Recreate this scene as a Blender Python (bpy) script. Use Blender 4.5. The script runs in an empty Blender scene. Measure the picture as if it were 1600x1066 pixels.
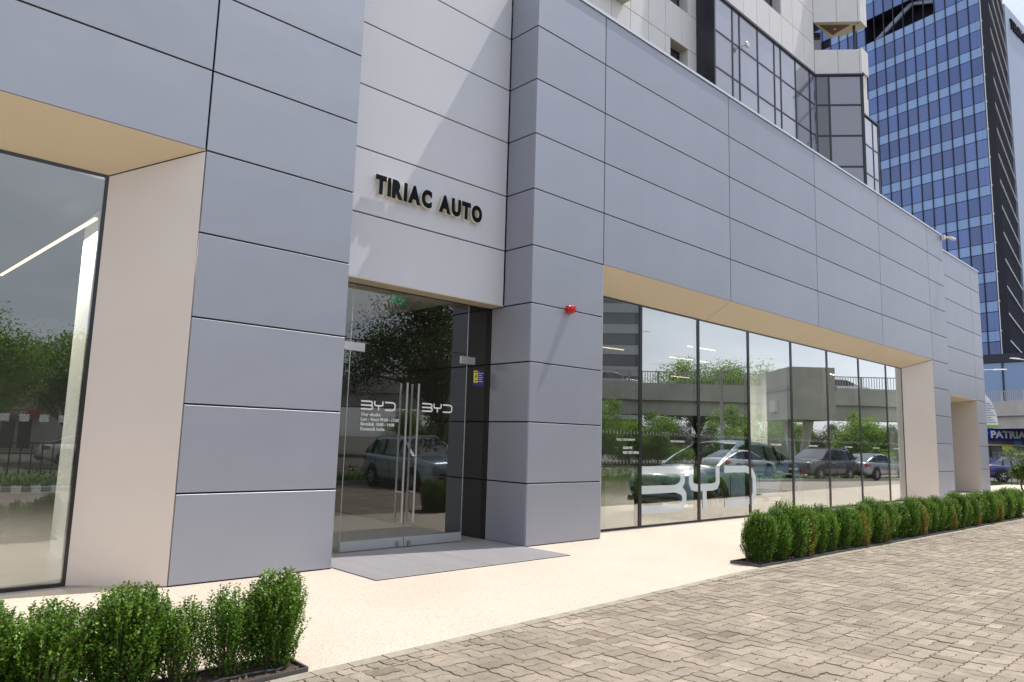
import bpy, math, random
from math import sin, cos, pi, radians
from mathutils import Vector, Matrix
random.seed(7)
SC = bpy.context.scene
COL = SC.collection

# ------------------------------------------------------------------ camera
cam = bpy.data.cameras.new("camera")
cam.sensor_width = 36.0
cam.lens = 25.37
cam.clip_start = 0.05
cam.clip_end = 2500
camo = bpy.data.objects.new("camera", cam)
COL.objects.link(camo)
R_ = Vector((0.72682662, -0.68623219, 0.02843303))
U_ = Vector((-0.11325978, -0.07892287, 0.99042587))
W_ = Vector((0.6774181, 0.72308821, 0.13508574))
CP = Vector((0, -8.073955, 1.62013))
M = Matrix(((R_.x, U_.x, -W_.x, CP.x), (R_.y, U_.y, -W_.y, CP.y), (R_.z, U_.z, -W_.z, CP.z), (0, 0, 0, 1)))
camo.matrix_world = M
SC.camera = camo

# ------------------------------------------------------------------ world, sun, exposure
SUN_DIR = Vector((0.49, -0.11, 1.0)).normalized()
EL = math.asin(SUN_DIR.z)
AZ = math.atan2(SUN_DIR.x, SUN_DIR.y)
w = bpy.data.worlds.new("World")
SC.world = w
w.use_nodes = True
nt = w.node_tree
for n in list(nt.nodes):
    nt.nodes.remove(n)
sky = nt.nodes.new("ShaderNodeTexSky")
sky.sky_type = 'NISHITA'
sky.sun_disc = False
sky.sun_elevation = EL
sky.sun_rotation = AZ
sky.air_density = 1.0
sky.dust_density = 1.6
sky.ozone_density = 1.0
tc = nt.nodes.new("ShaderNodeTexCoord")
mp = nt.nodes.new("ShaderNodeMapping")
mp.inputs['Scale'].default_value = (1, 1, 2.6)
nz = nt.nodes.new("ShaderNodeTexNoise")
nz.inputs['Scale'].default_value = 1.7
nz.inputs['Detail'].default_value = 6
nz.inputs['Roughness'].default_value = 0.55
rp = nt.nodes.new("ShaderNodeValToRGB")
rp.color_ramp.elements[0].position = 0.36
rp.color_ramp.elements[0].color = (0.3, 0.3, 0.3, 1)
rp.color_ramp.elements[1].position = 0.68
rp.color_ramp.elements[1].color = (0.9, 0.9, 0.9, 1)
mx = nt.nodes.new("ShaderNodeMix")
mx.data_type = 'RGBA'
mx.inputs[7].default_value = (11.0, 11.5, 12.6, 1)
bg = nt.nodes.new("ShaderNodeBackground")
bg.inputs['Strength'].default_value = 0.125
ow = nt.nodes.new("ShaderNodeOutputWorld")
nt.links.new(tc.outputs['Generated'], mp.inputs['Vector'])
nt.links.new(mp.outputs['Vector'], nz.inputs['Vector'])
nt.links.new(nz.outputs['Fac'], rp.inputs['Fac'])
nt.links.new(rp.outputs['Color'], mx.inputs[0])
nt.links.new(sky.outputs['Color'], mx.inputs[6])
nt.links.new(mx.outputs[2], bg.inputs['Color'])
nt.links.new(bg.outputs['Background'], ow.inputs['Surface'])

sl = bpy.data.lights.new("sun", 'SUN')
sl.energy = 4.9
sl.angle = radians(0.55)
sl.color = (1.0, 0.955, 0.89)
so = bpy.data.objects.new("sun", sl)
so.rotation_euler = SUN_DIR.to_track_quat('Z', 'Y').to_euler()
so.location = (0, 0, 60)
COL.objects.link(so)
SC.view_settings.view_transform = 'Standard'
SC.view_settings.look = 'None'
SC.view_settings.exposure = -0.03
SC.view_settings.gamma = 1.0
SC.view_settings.use_curve_mapping = False
SC.cycles.max_bounces = 10
SC.cycles.transparent_max_bounces = 16
SC.cycles.caustics_reflective = False
SC.cycles.caustics_refractive = False

# ------------------------------------------------------------------ materials
def newmat(name):
    m = bpy.data.materials.new(name)
    m.use_nodes = True
    return m, m.node_tree, m.node_tree.nodes['Principled BSDF']

def pm(name, col, rough=0.5, metal=0.0, spec=0.5, var=0.0, vscale=3.0, bump=0.0, bscale=60.0, rnd=0.0, emit=None, coat=0.0, island=0.0, stretch=None, bdist=0.02):
    """principled material with optional noise variation, bump and per-object / per-island variation"""
    m, t, b = newmat(name)
    N, L = t.nodes, t.links
    b.inputs['Roughness'].default_value = rough
    b.inputs['Metallic'].default_value = metal
    b.inputs['Specular IOR Level'].default_value = spec
    b.inputs['Coat Weight'].default_value = coat
    b.inputs['Coat Roughness'].default_value = 0.05
    c4 = (*col, 1)
    b.inputs['Base Color'].default_value = c4
    val = None
    tcn = N.new("ShaderNodeTexCoord")
    src = tcn.outputs['Object']
    if stretch:
        mpn = N.new("ShaderNodeMapping")
        mpn.inputs['Scale'].default_value = stretch
        L.new(src, mpn.inputs['Vector'])
        src = mpn.outputs['Vector']
    def addv(sock, amt, prev):
        mr = N.new("ShaderNodeMapRange")
        mr.inputs['To Min'].default_value = 1 - amt
        mr.inputs['To Max'].default_value = 1 + amt
        L.new(sock, mr.inputs['Value'])
        if prev is None:
            return mr.outputs['Result']
        mu = N.new("ShaderNodeMath"); mu.operation = 'MULTIPLY'
        L.new(prev, mu.inputs[0]); L.new(mr.outputs['Result'], mu.inputs[1])
        return mu.outputs[0]
    if var:
        n1 = N.new("ShaderNodeTexNoise"); n1.inputs['Scale'].default_value = vscale
        n1.inputs['Detail'].default_value = 5
        n1.inputs['Roughness'].default_value = 0.6
        L.new(src, n1.inputs['Vector'])
        mr0 = N.new("ShaderNodeMapRange")
        mr0.inputs['From Min'].default_value = 0.3; mr0.inputs['From Max'].default_value = 0.7
        L.new(n1.outputs['Fac'], mr0.inputs['Value'])
        val = addv(mr0.outputs['Result'], var, val)
    if rnd:
        oi = N.new("ShaderNodeObjectInfo")
        val = addv(oi.outputs['Random'], rnd, val)
    if island:
        gi = N.new("ShaderNodeNewGeometry")
        val = addv(gi.outputs['Random Per Island'], island, val)
    if val is not None:
        vm = N.new("ShaderNodeVectorMath"); vm.operation = 'SCALE'
        vm.inputs[0].default_value = col
        L.new(val, vm.inputs['Scale'])
        L.new(vm.outputs[0], b.inputs['Base Color'])
    if bump:
        n2 = N.new("ShaderNodeTexNoise"); n2.inputs['Scale'].default_value = bscale
        n2.inputs['Detail'].default_value = 4
        L.new(src, n2.inputs['Vector'])
        bp = N.new("ShaderNodeBump"); bp.inputs['Strength'].default_value = bump
        bp.inputs['Distance'].default_value = bdist
        L.new(n2.outputs['Fac'], bp.inputs['Height'])
        L.new(bp.outputs['Normal'], b.inputs['Normal'])
    if emit:
        b.inputs['Emission Color'].default_value = (*emit[0], 1)
        b.inputs['Emission Strength'].default_value = emit[1]
    return m

def glassmat(name, tint=(1, 1, 1), ior=2.1, rough=0.0, wav=0.0, pw=4.0):
    """thin clear sheet: transparent with fresnel reflection (several surfaces of a glazing unit)"""
    m, t, b = newmat(name)
    N, L = t.nodes, t.links
    N.remove(b)
    out = [n for n in N if n.type == 'OUTPUT_MATERIAL'][0]
    tr = N.new("ShaderNodeBsdfTransparent"); tr.inputs['Color'].default_value = (*tint, 1)
    gl = N.new("ShaderNodeBsdfGlossy"); gl.inputs['Roughness'].default_value = rough
    gl.inputs['Color'].default_value = (0.95, 0.98, 0.97, 1)
    fr = N.new("ShaderNodeFresnel"); fr.inputs['IOR'].default_value = ior
    ge = N.new("ShaderNodeNewGeometry")
    # same fresnel from both sides of the sheet
    sgn = N.new("ShaderNodeMath"); sgn.operation = 'MULTIPLY_ADD'
    sgn.inputs[1].default_value = (1.0 / ior - ior); sgn.inputs[2].default_value = ior
    L.new(ge.outputs['Backfacing'], sgn.inputs[0])
    fr.inputs['IOR'].default_value = ior
    mxs = N.new("ShaderNodeMixShader")
    fr2 = N.new("ShaderNodeFresnel"); fr2.inputs['IOR'].default_value = ior
    lw = N.new("ShaderNodeLayerWeight"); lw.inputs['Blend'].default_value = 0.5
    # schlick from the facing term, symmetrical
    p = N.new("ShaderNodeMath"); p.operation = 'POWER'; p.inputs[1].default_value = pw
    L.new(lw.outputs['Facing'], p.inputs[0])
    f0 = ((ior - 1) / (ior + 1)) ** 2
    ma = N.new("ShaderNodeMath"); ma.operation = 'MULTIPLY_ADD'
    ma.inputs[1].default_value = 1 - f0; ma.inputs[2].default_value = f0
    L.new(p.outputs[0], ma.inputs[0])
    if wav:
        tcn = N.new("ShaderNodeTexCoord")
        nz = N.new("ShaderNodeTexNoise"); nz.inputs['Scale'].default_value = 0.55; nz.inputs['Detail'].default_value = 0
        L.new(tcn.outputs['Object'], nz.inputs['Vector'])
        bp = N.new("ShaderNodeBump"); bp.inputs['Strength'].default_value = wav; bp.inputs['Distance'].default_value = 0.05
        L.new(nz.outputs['Fac'], bp.inputs['Height'])
        L.new(bp.outputs['Normal'], gl.inputs['Normal'])
    L.new(ma.outputs[0], mxs.inputs[0])
    L.new(tr.outputs[0], mxs.inputs[1]); L.new(gl.outputs[0], mxs.inputs[2])
    for x in (fr, fr2, sgn, ge):
        N.remove(x)
    L.new(mxs.outputs[0], out.inputs['Surface'])
    return m

def leafmat(name, c1, c2, trans=0.35, c3=None):
    m, t, b = newmat(name)
    N, L = t.nodes, t.links
    out = [n for n in N if n.type == 'OUTPUT_MATERIAL'][0]
    gi = N.new("ShaderNodeNewGeometry")
    rpn = N.new("ShaderNodeValToRGB")
    rpn.color_ramp.elements[0].color = (*c1, 1)
    rpn.color_ramp.elements[1].color = (*c2, 1)
    if c3:
        e = rpn.color_ramp.elements.new(0.93); e.color = (*c2, 1)
        rpn.color_ramp.elements[-1].color = (*c3, 1)
    L.new(gi.outputs['Random Per Island'], rpn.inputs['Fac'])
    tcn = N.new("ShaderNodeTexCoord"); nz = N.new("ShaderNodeTexNoise"); nz.inputs['Scale'].default_value = 2.2
    L.new(tcn.outputs['Object'], nz.inputs['Vector'])
    hs = N.new("ShaderNodeHueSaturation")
    mr = N.new("ShaderNodeMapRange"); mr.inputs['From Min'].default_value = .3; mr.inputs['From Max'].default_value = .7
    mr.inputs['To Min'].default_value = 0.7; mr.inputs['To Max'].default_value = 1.35
    L.new(nz.outputs['Fac'], mr.inputs['Value']); L.new(mr.outputs[0], hs.inputs['Value'])
    L.new(rpn.outputs['Color'], hs.inputs['Color'])
    L.new(hs.outputs['Color'], b.inputs['Base Color'])
    b.inputs['Roughness'].default_value = 0.42
    b.inputs['Specular IOR Level'].default_value = 0.45
    tl = N.new("ShaderNodeBsdfTranslucent")
    L.new(hs.outputs['Color'], tl.inputs['Color'])
    mxs = N.new("ShaderNodeMixShader"); mxs.inputs[0].default_value = trans
    L.new(b.outputs[0], mxs.inputs[1]); L.new(tl.outputs[0], mxs.inputs[2])
    L.new(mxs.outputs[0], out.inputs['Surface'])
    return m

def speckle(name, base, dark, light, scale=320, big=0.06, rough=0.85):
    m, t, b = newmat(name)
    N, L = t.nodes, t.links
    tcn = N.new("ShaderNodeTexCoord")
    vo = N.new("ShaderNodeTexVoronoi"); vo.inputs['Scale'].default_value = scale
    L.new(tcn.outputs['Object'], vo.inputs['Vector'])
    sp = N.new("ShaderNodeSeparateColor"); L.new(vo.outputs['Color'], sp.inputs['Color'])
    rpn = N.new("ShaderNodeValToRGB")
    cr = rpn.color_ramp
    cr.interpolation = 'LINEAR'
    cr.elements[0].position = 0.0; cr.elements[0].color = (*dark, 1)
    cr.elements[1].position = 1.0; cr.elements[1].color = (*light, 1)
    e = cr.elements.new(0.07); e.color = (*dark, 1)
    e = cr.elements.new(0.12); e.color = (*base, 1)
    e = cr.elements.new(0.75); e.color = (*base, 1)
    L.new(sp.outputs[0], rpn.inputs['Fac'])
    n1 = N.new("ShaderNodeTexNoise"); n1.inputs['Scale'].default_value = 0.7; n1.inputs['Detail'].default_value = 7
    L.new(tcn.outputs['Object'], n1.inputs['Vector'])
    mr = N.new("ShaderNodeMapRange"); mr.inputs['From Min'].default_value = .3; mr.inputs['From Max'].default_value = .7
    mr.inputs['To Min'].default_value = 1 - big; mr.inputs['To Max'].default_value = 1 + big
    L.new(n1.outputs['Fac'], mr.inputs['Value'])
    vm = N.new("ShaderNodeVectorMath"); vm.operation = 'SCALE'
    L.new(rpn.outputs['Color'], vm.inputs[0]); L.new(mr.outputs[0], vm.inputs['Scale'])
    L.new(vm.outputs[0], b.inputs['Base Color'])
    b.inputs['Roughness'].default_value = rough
    bp = N.new("ShaderNodeBump"); bp.inputs['Strength'].default_value = 0.35; bp.inputs['Distance'].default_value = 0.004
    L.new(vo.outputs['Distance'], bp.inputs['Height']); L.new(bp.outputs['Normal'], b.inputs['Normal'])
    return m

MT = {}
MT['clad'] = pm('grey_cladding', (0.335, 0.350, 0.412), rough=0.45, metal=0.42, var=0.04, vscale=0.6, rnd=0.045, bump=0.35, bscale=0.9, bdist=0.03)
MT['clad_light'] = pm('silver_cladding', (0.60, 0.605, 0.66), rough=0.50, metal=0.0, spec=0.3, var=0.03, vscale=0.6, rnd=0.012)
MT['reveal'] = pm('champagne_reveal', (0.66, 0.59, 0.535), rough=0.42, metal=0.15, var=0.025, vscale=0.8)
MT['soffit'] = pm('champagne_soffit', (0.68, 0.575, 0.425), rough=0.45, metal=0.1, var=0.02, vscale=0.8)
MT['backing'] = pm('joint_backing', (0.012, 0.011, 0.012), rough=0.8)
MT['coping'] = pm('coping_metal', (0.62, 0.64, 0.68), rough=0.35, metal=0.5)
MT['blackframe'] = pm('black_frame', (0.018, 0.018, 0.022), rough=0.3, spec=0.5)
MT['silicone'] = pm('dark_joint', (0.014, 0.013, 0.02), rough=0.35)
MT['glass'] = glassmat('window_glass', (0.84, 0.88, 0.87), ior=2.6, wav=0.016, pw=1.35)
MT['doorglass'] = glassmat('door_glass', (0.80, 0.84, 0.83), pw=1.8, ior=1.9, wav=0.006)
MT['clearglass'] = glassmat('clear_glass', (0.95, 0.98, 0.97), ior=1.5)
MT['inner_dark'] = pm('charcoal_inner_wall', (0.018, 0.017, 0.018), rough=0.5, spec=0.3, var=0.08, vscale=1.0)
MT['inner_wall'] = pm('showroom_wall', (0.16, 0.17, 0.17), rough=0.7)
MT['inner_floor'] = pm('showroom_floor', (0.38, 0.37, 0.35), rough=0.35, var=0.05)
MT['ceiling'] = pm('showroom_ceiling', (0.05, 0.05, 0.055), rough=0.9)
MT['column'] = pm('white_column', (0.85, 0.87, 0.86), rough=0.6)
MT['led'] = pm('led_strip', (1, .9, .7), emit=((1.0, 0.82, 0.50), 1.9))
MT['steel'] = pm('brushed_steel', (0.62, 0.60, 0.58), rough=0.28, metal=0.95, var=0.05, vscale=8, stretch=(1, 1, 12))
MT['satin'] = pm('satin_rail', (0.55, 0.56, 0.58), rough=0.42, metal=0.6)
MT['white'] = pm('white_vinyl', (0.82, 0.83, 0.84), rough=0.5)
MT['frost'] = None
MT['navy'] = pm('navy_letter_face', (0.006, 0.007, 0.014), rough=0.7, spec=0.1)
MT['lettercream'] = pm('letter_edge', (0.80, 0.74, 0.55), rough=0.4)
MT['red'] = pm('red_plastic', (0.55, 0.012, 0.02), rough=0.3, coat=0.3)
MT['red_lens'] = pm('red_lens', (0.45, 0.01, 0.015), rough=0.12, coat=0.6)
MT['whiteplastic'] = pm('white_plastic', (0.75, 0.73, 0.68), rough=0.4)
MT['green_sign'] = pm('green_exit', (0.01, 0.22, 0.10), rough=0.4, emit=((0.02, 0.5, 0.2), 0.15))
MT['yellow'] = pm('yellow_sticker', (0.75, 0.66, 0.03), rough=0.5)
MT['purple'] = pm('purple_sticker', (0.07, 0.035, 0.22), rough=0.5)
MT['black'] = pm('black_print', (0.01, 0.01, 0.01), rough=0.5)
MT['mat_metal'] = pm('mat_aluminium', (0.37, 0.35, 0.355), rough=0.5, metal=0.1, var=0.1, vscale=6)
MT['mat_base'] = pm('mat_rubber', (0.02, 0.02, 0.023), rough=0.9)
MT['resin'] = speckle('cream_resin_gravel', (0.555, 0.480, 0.392), (0.18, 0.13, 0.10), (0.66, 0.59, 0.50), scale=210, big=0.05)
MT['sand'] = pm('joint_sand', (0.20, 0.165, 0.125), rough=1.0, var=0.45, vscale=14, bump=0.8, bscale=90)
MT['asphalt'] = pm('asphalt', (0.075, 0.073, 0.07), rough=0.95, var=0.15, vscale=2, bump=0.4, bscale=140)
MT['ground'] = pm('dusty_ground', (0.16, 0.145, 0.12), rough=1.0, var=0.2, vscale=0.15)
MT['soil'] = pm('planter_soil', (0.075, 0.052, 0.036), rough=1.0, var=0.45, vscale=22, bump=1.0, bscale=60)
MT['edging'] = pm('planter_edging', (0.10, 0.095, 0.10), rough=0.5, metal=0.3)
MT['hose'] = pm('irrigation_hose', (0.02, 0.02, 0.022), rough=0.5)
MT['lawn'] = pm('lawn', (0.085, 0.15, 0.022), rough=1.0, var=0.35, vscale=1.5, bump=0.7, bscale=80)
MT['grass'] = leafmat('grass_blades', (0.06, 0.13, 0.015), (0.15, 0.24, 0.04), 0.3)
MT['box'] = leafmat('boxwood_leaf', (0.045, 0.130, 0.012), (0.150, 0.280, 0.024), 0.40, (0.32, 0.44, 0.06))
MT['boxyellow'] = leafmat('boxwood_yellowed', (0.20, 0.20, 0.03), (0.48, 0.30, 0.06), 0.3)
MT['tip'] = leafmat('boxwood_new_growth', (0.14, 0.26, 0.03), (0.24, 0.38, 0.05), 0.35)
MT['leaf'] = leafmat('tree_leaf', (0.035, 0.08, 0.012), (0.10, 0.17, 0.025), 0.35)
MT['leaf_bright'] = leafmat('bright_tree_leaf', (0.13, 0.26, 0.025), (0.30, 0.46, 0.06), 0.5)
MT['shrubleaf'] = leafmat('shrub_leaf', (0.09, 0.16, 0.035), (0.20, 0.28, 0.08), 0.35)
MT['bark'] = pm('bark', (0.11, 0.085, 0.06), rough=0.95, var=0.3, vscale=9, bump=0.8, bscale=30)
MT['twig'] = pm('twig', (0.13, 0.10, 0.06), rough=0.9)
MT['concrete'] = pm('viaduct_concrete', (0.50, 0.475, 0.43), rough=0.9, var=0.14, vscale=0.5, bump=0.2, bscale=12)
MT['concrete_dark'] = pm('dark_concrete', (0.14, 0.13, 0.12), rough=0.95, var=0.2, vscale=0.6)
MT['railing'] = pm('railing_paint', (0.42, 0.40, 0.38), rough=0.6, metal=0.2)
MT['resi'] = pm('resi_white_panel', (0.70, 0.675, 0.685), rough=0.6, var=0.05, vscale=0.7, rnd=0.03)
MT['resi_soffit'] = pm('resi_soffit', (0.55, 0.50, 0.38), rough=0.7)
MT['brown'] = pm('brown_ceiling', (0.16, 0.075, 0.045), rough=0.6, var=0.15, vscale=8)
MT['bayglass'] = pm('bay_tinted_glass', (0.035, 0.036, 0.05), rough=0.03, spec=1.0, metal=0.0, coat=1.0, rnd=0.25)
MT['bayglass_sky'] = pm('bay_sky_toned_glass', (0.22, 0.215, 0.285), rough=0.08, spec=1.0, coat=1.0, rnd=0.12)  # lavender sky reflection put into the base colour
MT['bayframe'] = pm('bay_frame', (0.022, 0.022, 0.032), rough=0.35)
MT['tower_vision'] = pm('tower_vision_glass', (0.085, 0.145, 0.37), rough=0.05, spec=0.8, rnd=0.26, metal=0.1)
MT['tower_spandrel'] = pm('tower_spandrel', (0.25, 0.39, 0.68), rough=0.25, spec=0.5, rnd=0.06)
MT['tower_frame'] = pm('tower_mullion', (0.012, 0.015, 0.035), rough=0.4)
MT['tower_louver'] = pm('tower_louver', (0.045, 0.05, 0.07), rough=0.7, spec=0.1)
MT['tower_dark'] = pm('tower_dark', (0.02, 0.022, 0.035), rough=0.8, spec=0.1)
MT['tower_side'] = pm('tower_side_panel', (0.36, 0.42, 0.56), rough=0.5, var=0.03, vscale=0.2)
MT['tower_trim'] = pm('tower_trim', (0.72, 0.74, 0.78), rough=0.4)
MT['podium'] = pm('podium_glass', (0.16, 0.26, 0.45), rough=0.1, spec=0.8, rnd=0.15)
MT['office'] = pm('office_band', (0.46, 0.48, 0.50), rough=0.7)
MT['office_glass'] = pm('office_glass', (0.13, 0.14, 0.16), rough=0.15, spec=0.8)
MT['bluesign'] = pm('blue_sign', (0.008, 0.012, 0.30), rough=0.4)
MT['render'] = pm('pale_render', (0.42, 0.41, 0.40), rough=0.9, var=0.1, vscale=1)
MT['redband'] = pm('red_band', (0.38, 0.02, 0.03), rough=0.5)
MT['tyre'] = pm('tyre', (0.015, 0.015, 0.015), rough=0.8)
MT['rim'] = pm('alloy_rim', (0.42, 0.43, 0.45), rough=0.3, metal=0.8)
MT['carglass'] = pm('car_glass', (0.012, 0.015, 0.02), rough=0.04, spec=1.0, coat=1.0)
MT['chrome'] = pm('chrome', (0.75, 0.75, 0.76), rough=0.15, metal=1.0)
MT['trim'] = pm('black_trim', (0.015, 0.015, 0.016), rough=0.5)
MT['lens'] = pm('lamp_lens', (0.75, 0.77, 0.8), rough=0.1, coat=1.0)
MT['plate'] = pm('plate', (0.7, 0.7, 0.68), rough=0.5)
MT['poster'] = pm('shop_window', (0.03, 0.03, 0.035), rough=0.12, spec=0.8)
MT['banner'] = pm('banner_cloth', (0.72, 0.73, 0.74), rough=0.8)
MT['bannergreen'] = pm('banner_green', (0.20, 0.42, 0.06), rough=0.8)
MT['skinblue'] = pm('print_blue', (0.05, 0.22, 0.5), rough=0.5)
MT['lamp_white'] = pm('lamp_white', (0.72, 0.72, 0.73), rough=0.4)

def carpaint(name, c):
    return pm(name, c, rough=0.28, metal=0.45, coat=1.0)

# frosted vinyl: lets some light through
m, t, b = newmat('frosted_vinyl')
b.inputs['Base Color'].default_value = (0.76, 0.83, 0.87, 1); b.inputs['Roughness'].default_value = 0.7
out = [n for n in t.nodes if n.type == 'OUTPUT_MATERIAL'][0]
tr = t.nodes.new("ShaderNodeBsdfTransparent"); ms = t.nodes.new("ShaderNodeMixShader"); ms.inputs[0].default_value = 0.74
t.links.new(tr.outputs[0], ms.inputs[1]); t.links.new(b.outputs[0], ms.inputs[2]); t.links.new(ms.outputs[0], out.inputs['Surface'])
MT['frost'] = m
m, t, b = newmat('etched_marks')
b.inputs['Base Color'].default_value = (0.5, 0.56, 0.58, 1); b.inputs['Roughness'].default_value = 0.7
out = [n for n in t.nodes if n.type == 'OUTPUT_MATERIAL'][0]
tr = t.nodes.new("ShaderNodeBsdfTransparent"); ms = t.nodes.new("ShaderNodeMixShader"); ms.inputs[0].default_value = 0.24
t.links.new(tr.outputs[0], ms.inputs[1]); t.links.new(b.outputs[0], ms.inputs[2]); t.links.new(ms.outputs[0], out.inputs['Surface'])
MT['frost2'] = m

# pavers: per-piece tone, stains, grain
m, t, b = newmat('worn_paver')
N, L = t.nodes, t.links
tcn = N.new("ShaderNodeTexCoord"); geo = N.new("ShaderNodeNewGeometry"); oi = N.new("ShaderNodeObjectInfo")
ad = N.new("ShaderNodeMath"); ad.operation = 'ADD'
L.new(geo.outputs['Random Per Island'], ad.inputs[0]); L.new(oi.outputs['Random'], ad.inputs[1])
fr = N.new("ShaderNodeMath"); fr.operation = 'FRACT'; L.new(ad.outputs[0], fr.inputs[0])
rpn = N.new("ShaderNodeValToRGB")
cr = rpn.color_ramp
cr.elements[0].position = 0; cr.elements[0].color = (0.200, 0.160, 0.122, 1)
cr.elements[1].position = 1; cr.elements[1].color = (0.375, 0.312, 0.245, 1)
for p_, c_ in ((0.08, (0.258, 0.212, 0.163)), (0.45, (0.285, 0.238, 0.185)), (0.7, (0.305, 0.250, 0.197)), (0.92, (0.325, 0.272, 0.215))):
    e = cr.elements.new(p_); e.color = (*c_, 1)
L.new(fr.outputs[0], rpn.inputs['Fac'])
def _noise(scale, detail, lo, hi, tmin, tmax):
    n = N.new("ShaderNodeTexNoise"); n.inputs['Scale'].default_value = scale; n.inputs['Detail'].default_value = detail
    n.inputs['Roughness'].default_value = 0.65
    L.new(geo.outputs['Position'], n.inputs['Vector'])
    r = N.new("ShaderNodeMapRange"); r.inputs['From Min'].default_value = lo; r.inputs['From Max'].default_value = hi
    r.inputs['To Min'].default_value = tmin; r.inputs['To Max'].default_value = tmax
    L.new(n.outputs['Fac'], r.inputs['Value'])
    return r.outputs[0], n.outputs['Fac']
a1, _ = _noise(1.1, 6, .35, .65, .80, 1.12)
a2, _ = _noise(9, 5, .3, .7, .84, 1.14)
a3, h3 = _noise(95, 4, .3, .7, .78, 1.2)
mu = N.new("ShaderNodeMath"); mu.operation = 'MULTIPLY'; L.new(a1, mu.inputs[0]); L.new(a2, mu.inputs[1])
mu2 = N.new("ShaderNodeMath"); mu2.operation = 'MULTIPLY'; L.new(mu.outputs[0], mu2.inputs[0]); L.new(a3, mu2.inputs[1])
vm = N.new("ShaderNodeVectorMath"); vm.operation = 'SCALE'; L.new(rpn.outputs['Color'], vm.inputs[0]); L.new(mu2.outputs[0], vm.inputs['Scale'])
L.new(vm.outputs[0], b.inputs['Base Color']); b.inputs['Roughness'].default_value = 0.9
bp = N.new("ShaderNodeBump"); bp.inputs['Strength'].default_value = 0.55; bp.inputs['Distance'].default_value = 0.006
L.new(h3, bp.inputs['Height']); L.new(bp.outputs['Normal'], b.inputs['Normal'])
MT['paver'] = m
MT['kerb'] = pm('kerb_stone', (0.315, 0.28, 0.22), rough=0.9, var=0.12, vscale=9, rnd=0.1, bump=0.3, bscale=90)
# car park beyond the pieces that can be told apart
m, t, b = newmat('car_park_blocks')
N, L = t.nodes, t.links
tcn = N.new("ShaderNodeTexCoord"); br = N.new("ShaderNodeTexBrick")
br.inputs['Color1'].default_value = (0.30, 0.255, 0.21, 1); br.inputs['Color2'].default_value = (0.37, 0.32, 0.27, 1)
br.inputs['Mortar'].default_value = (0.13, 0.11, 0.09, 1); br.inputs['Scale'].default_value = 1.0
br.inputs['Brick Width'].default_value = 0.24; br.inputs['Row Height'].default_value = 0.12; br.inputs['Mortar Size'].default_value = 0.009
L.new(tcn.outputs['Object'], br.inputs['Vector'])
nz = N.new("ShaderNodeTexNoise"); nz.inputs['Scale'].default_value = 0.8; nz.inputs['Detail'].default_value = 8
L.new(tcn.outputs['Object'], nz.inputs['Vector'])
mr = N.new("ShaderNodeMapRange"); mr.inputs['To Min'].default_value = 0.7; mr.inputs['To Max'].default_value = 1.3
L.new(nz.outputs['Fac'], mr.inputs['Value'])
vm = N.new("ShaderNodeVectorMath"); vm.operation = 'SCALE'; L.new(br.outputs['Color'], vm.inputs[0]); L.new(mr.outputs[0], vm.inputs['Scale'])
L.new(vm.outputs[0], b.inputs['Base Color']); b.inputs['Roughness'].default_value = 0.9
MT['carpark'] = m

# ------------------------------------------------------------------ helpers
def ob(name, mesh, parent=None, loc=(0, 0, 0), rot=None, label=None, kind=None):
    o = bpy.data.objects.new(name, mesh)
    COL.objects.link(o)
    o.location = loc
    if rot: o.rotation_euler = rot
    if parent is not None: o.parent = parent
    if label: o['label'] = label
    if kind: o['kind'] = kind
    return o

def thing(name, label, cat, loc=(0, 0, 0), rz=0.0, group=None, mesh=None):
    o = bpy.data.objects.new(name, mesh)
    COL.objects.link(o)
    o.location = loc; o.rotation_euler = (0, 0, rz)
    o['label'] = label; o['category'] = cat
    if group: o['group'] = group
    return o

def dup(root, loc, rz, label=None):
    r = root.copy(); COL.objects.link(r); r.location = loc; r.rotation_euler = (0, 0, rz)
    if label: r['label'] = label
    for ch in list(root.children):
        c = ch.copy(); COL.objects.link(c); c.parent = r
        for g in ch.children:
            d = g.copy(); COL.objects.link(d); d.parent = c
    return r

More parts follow.
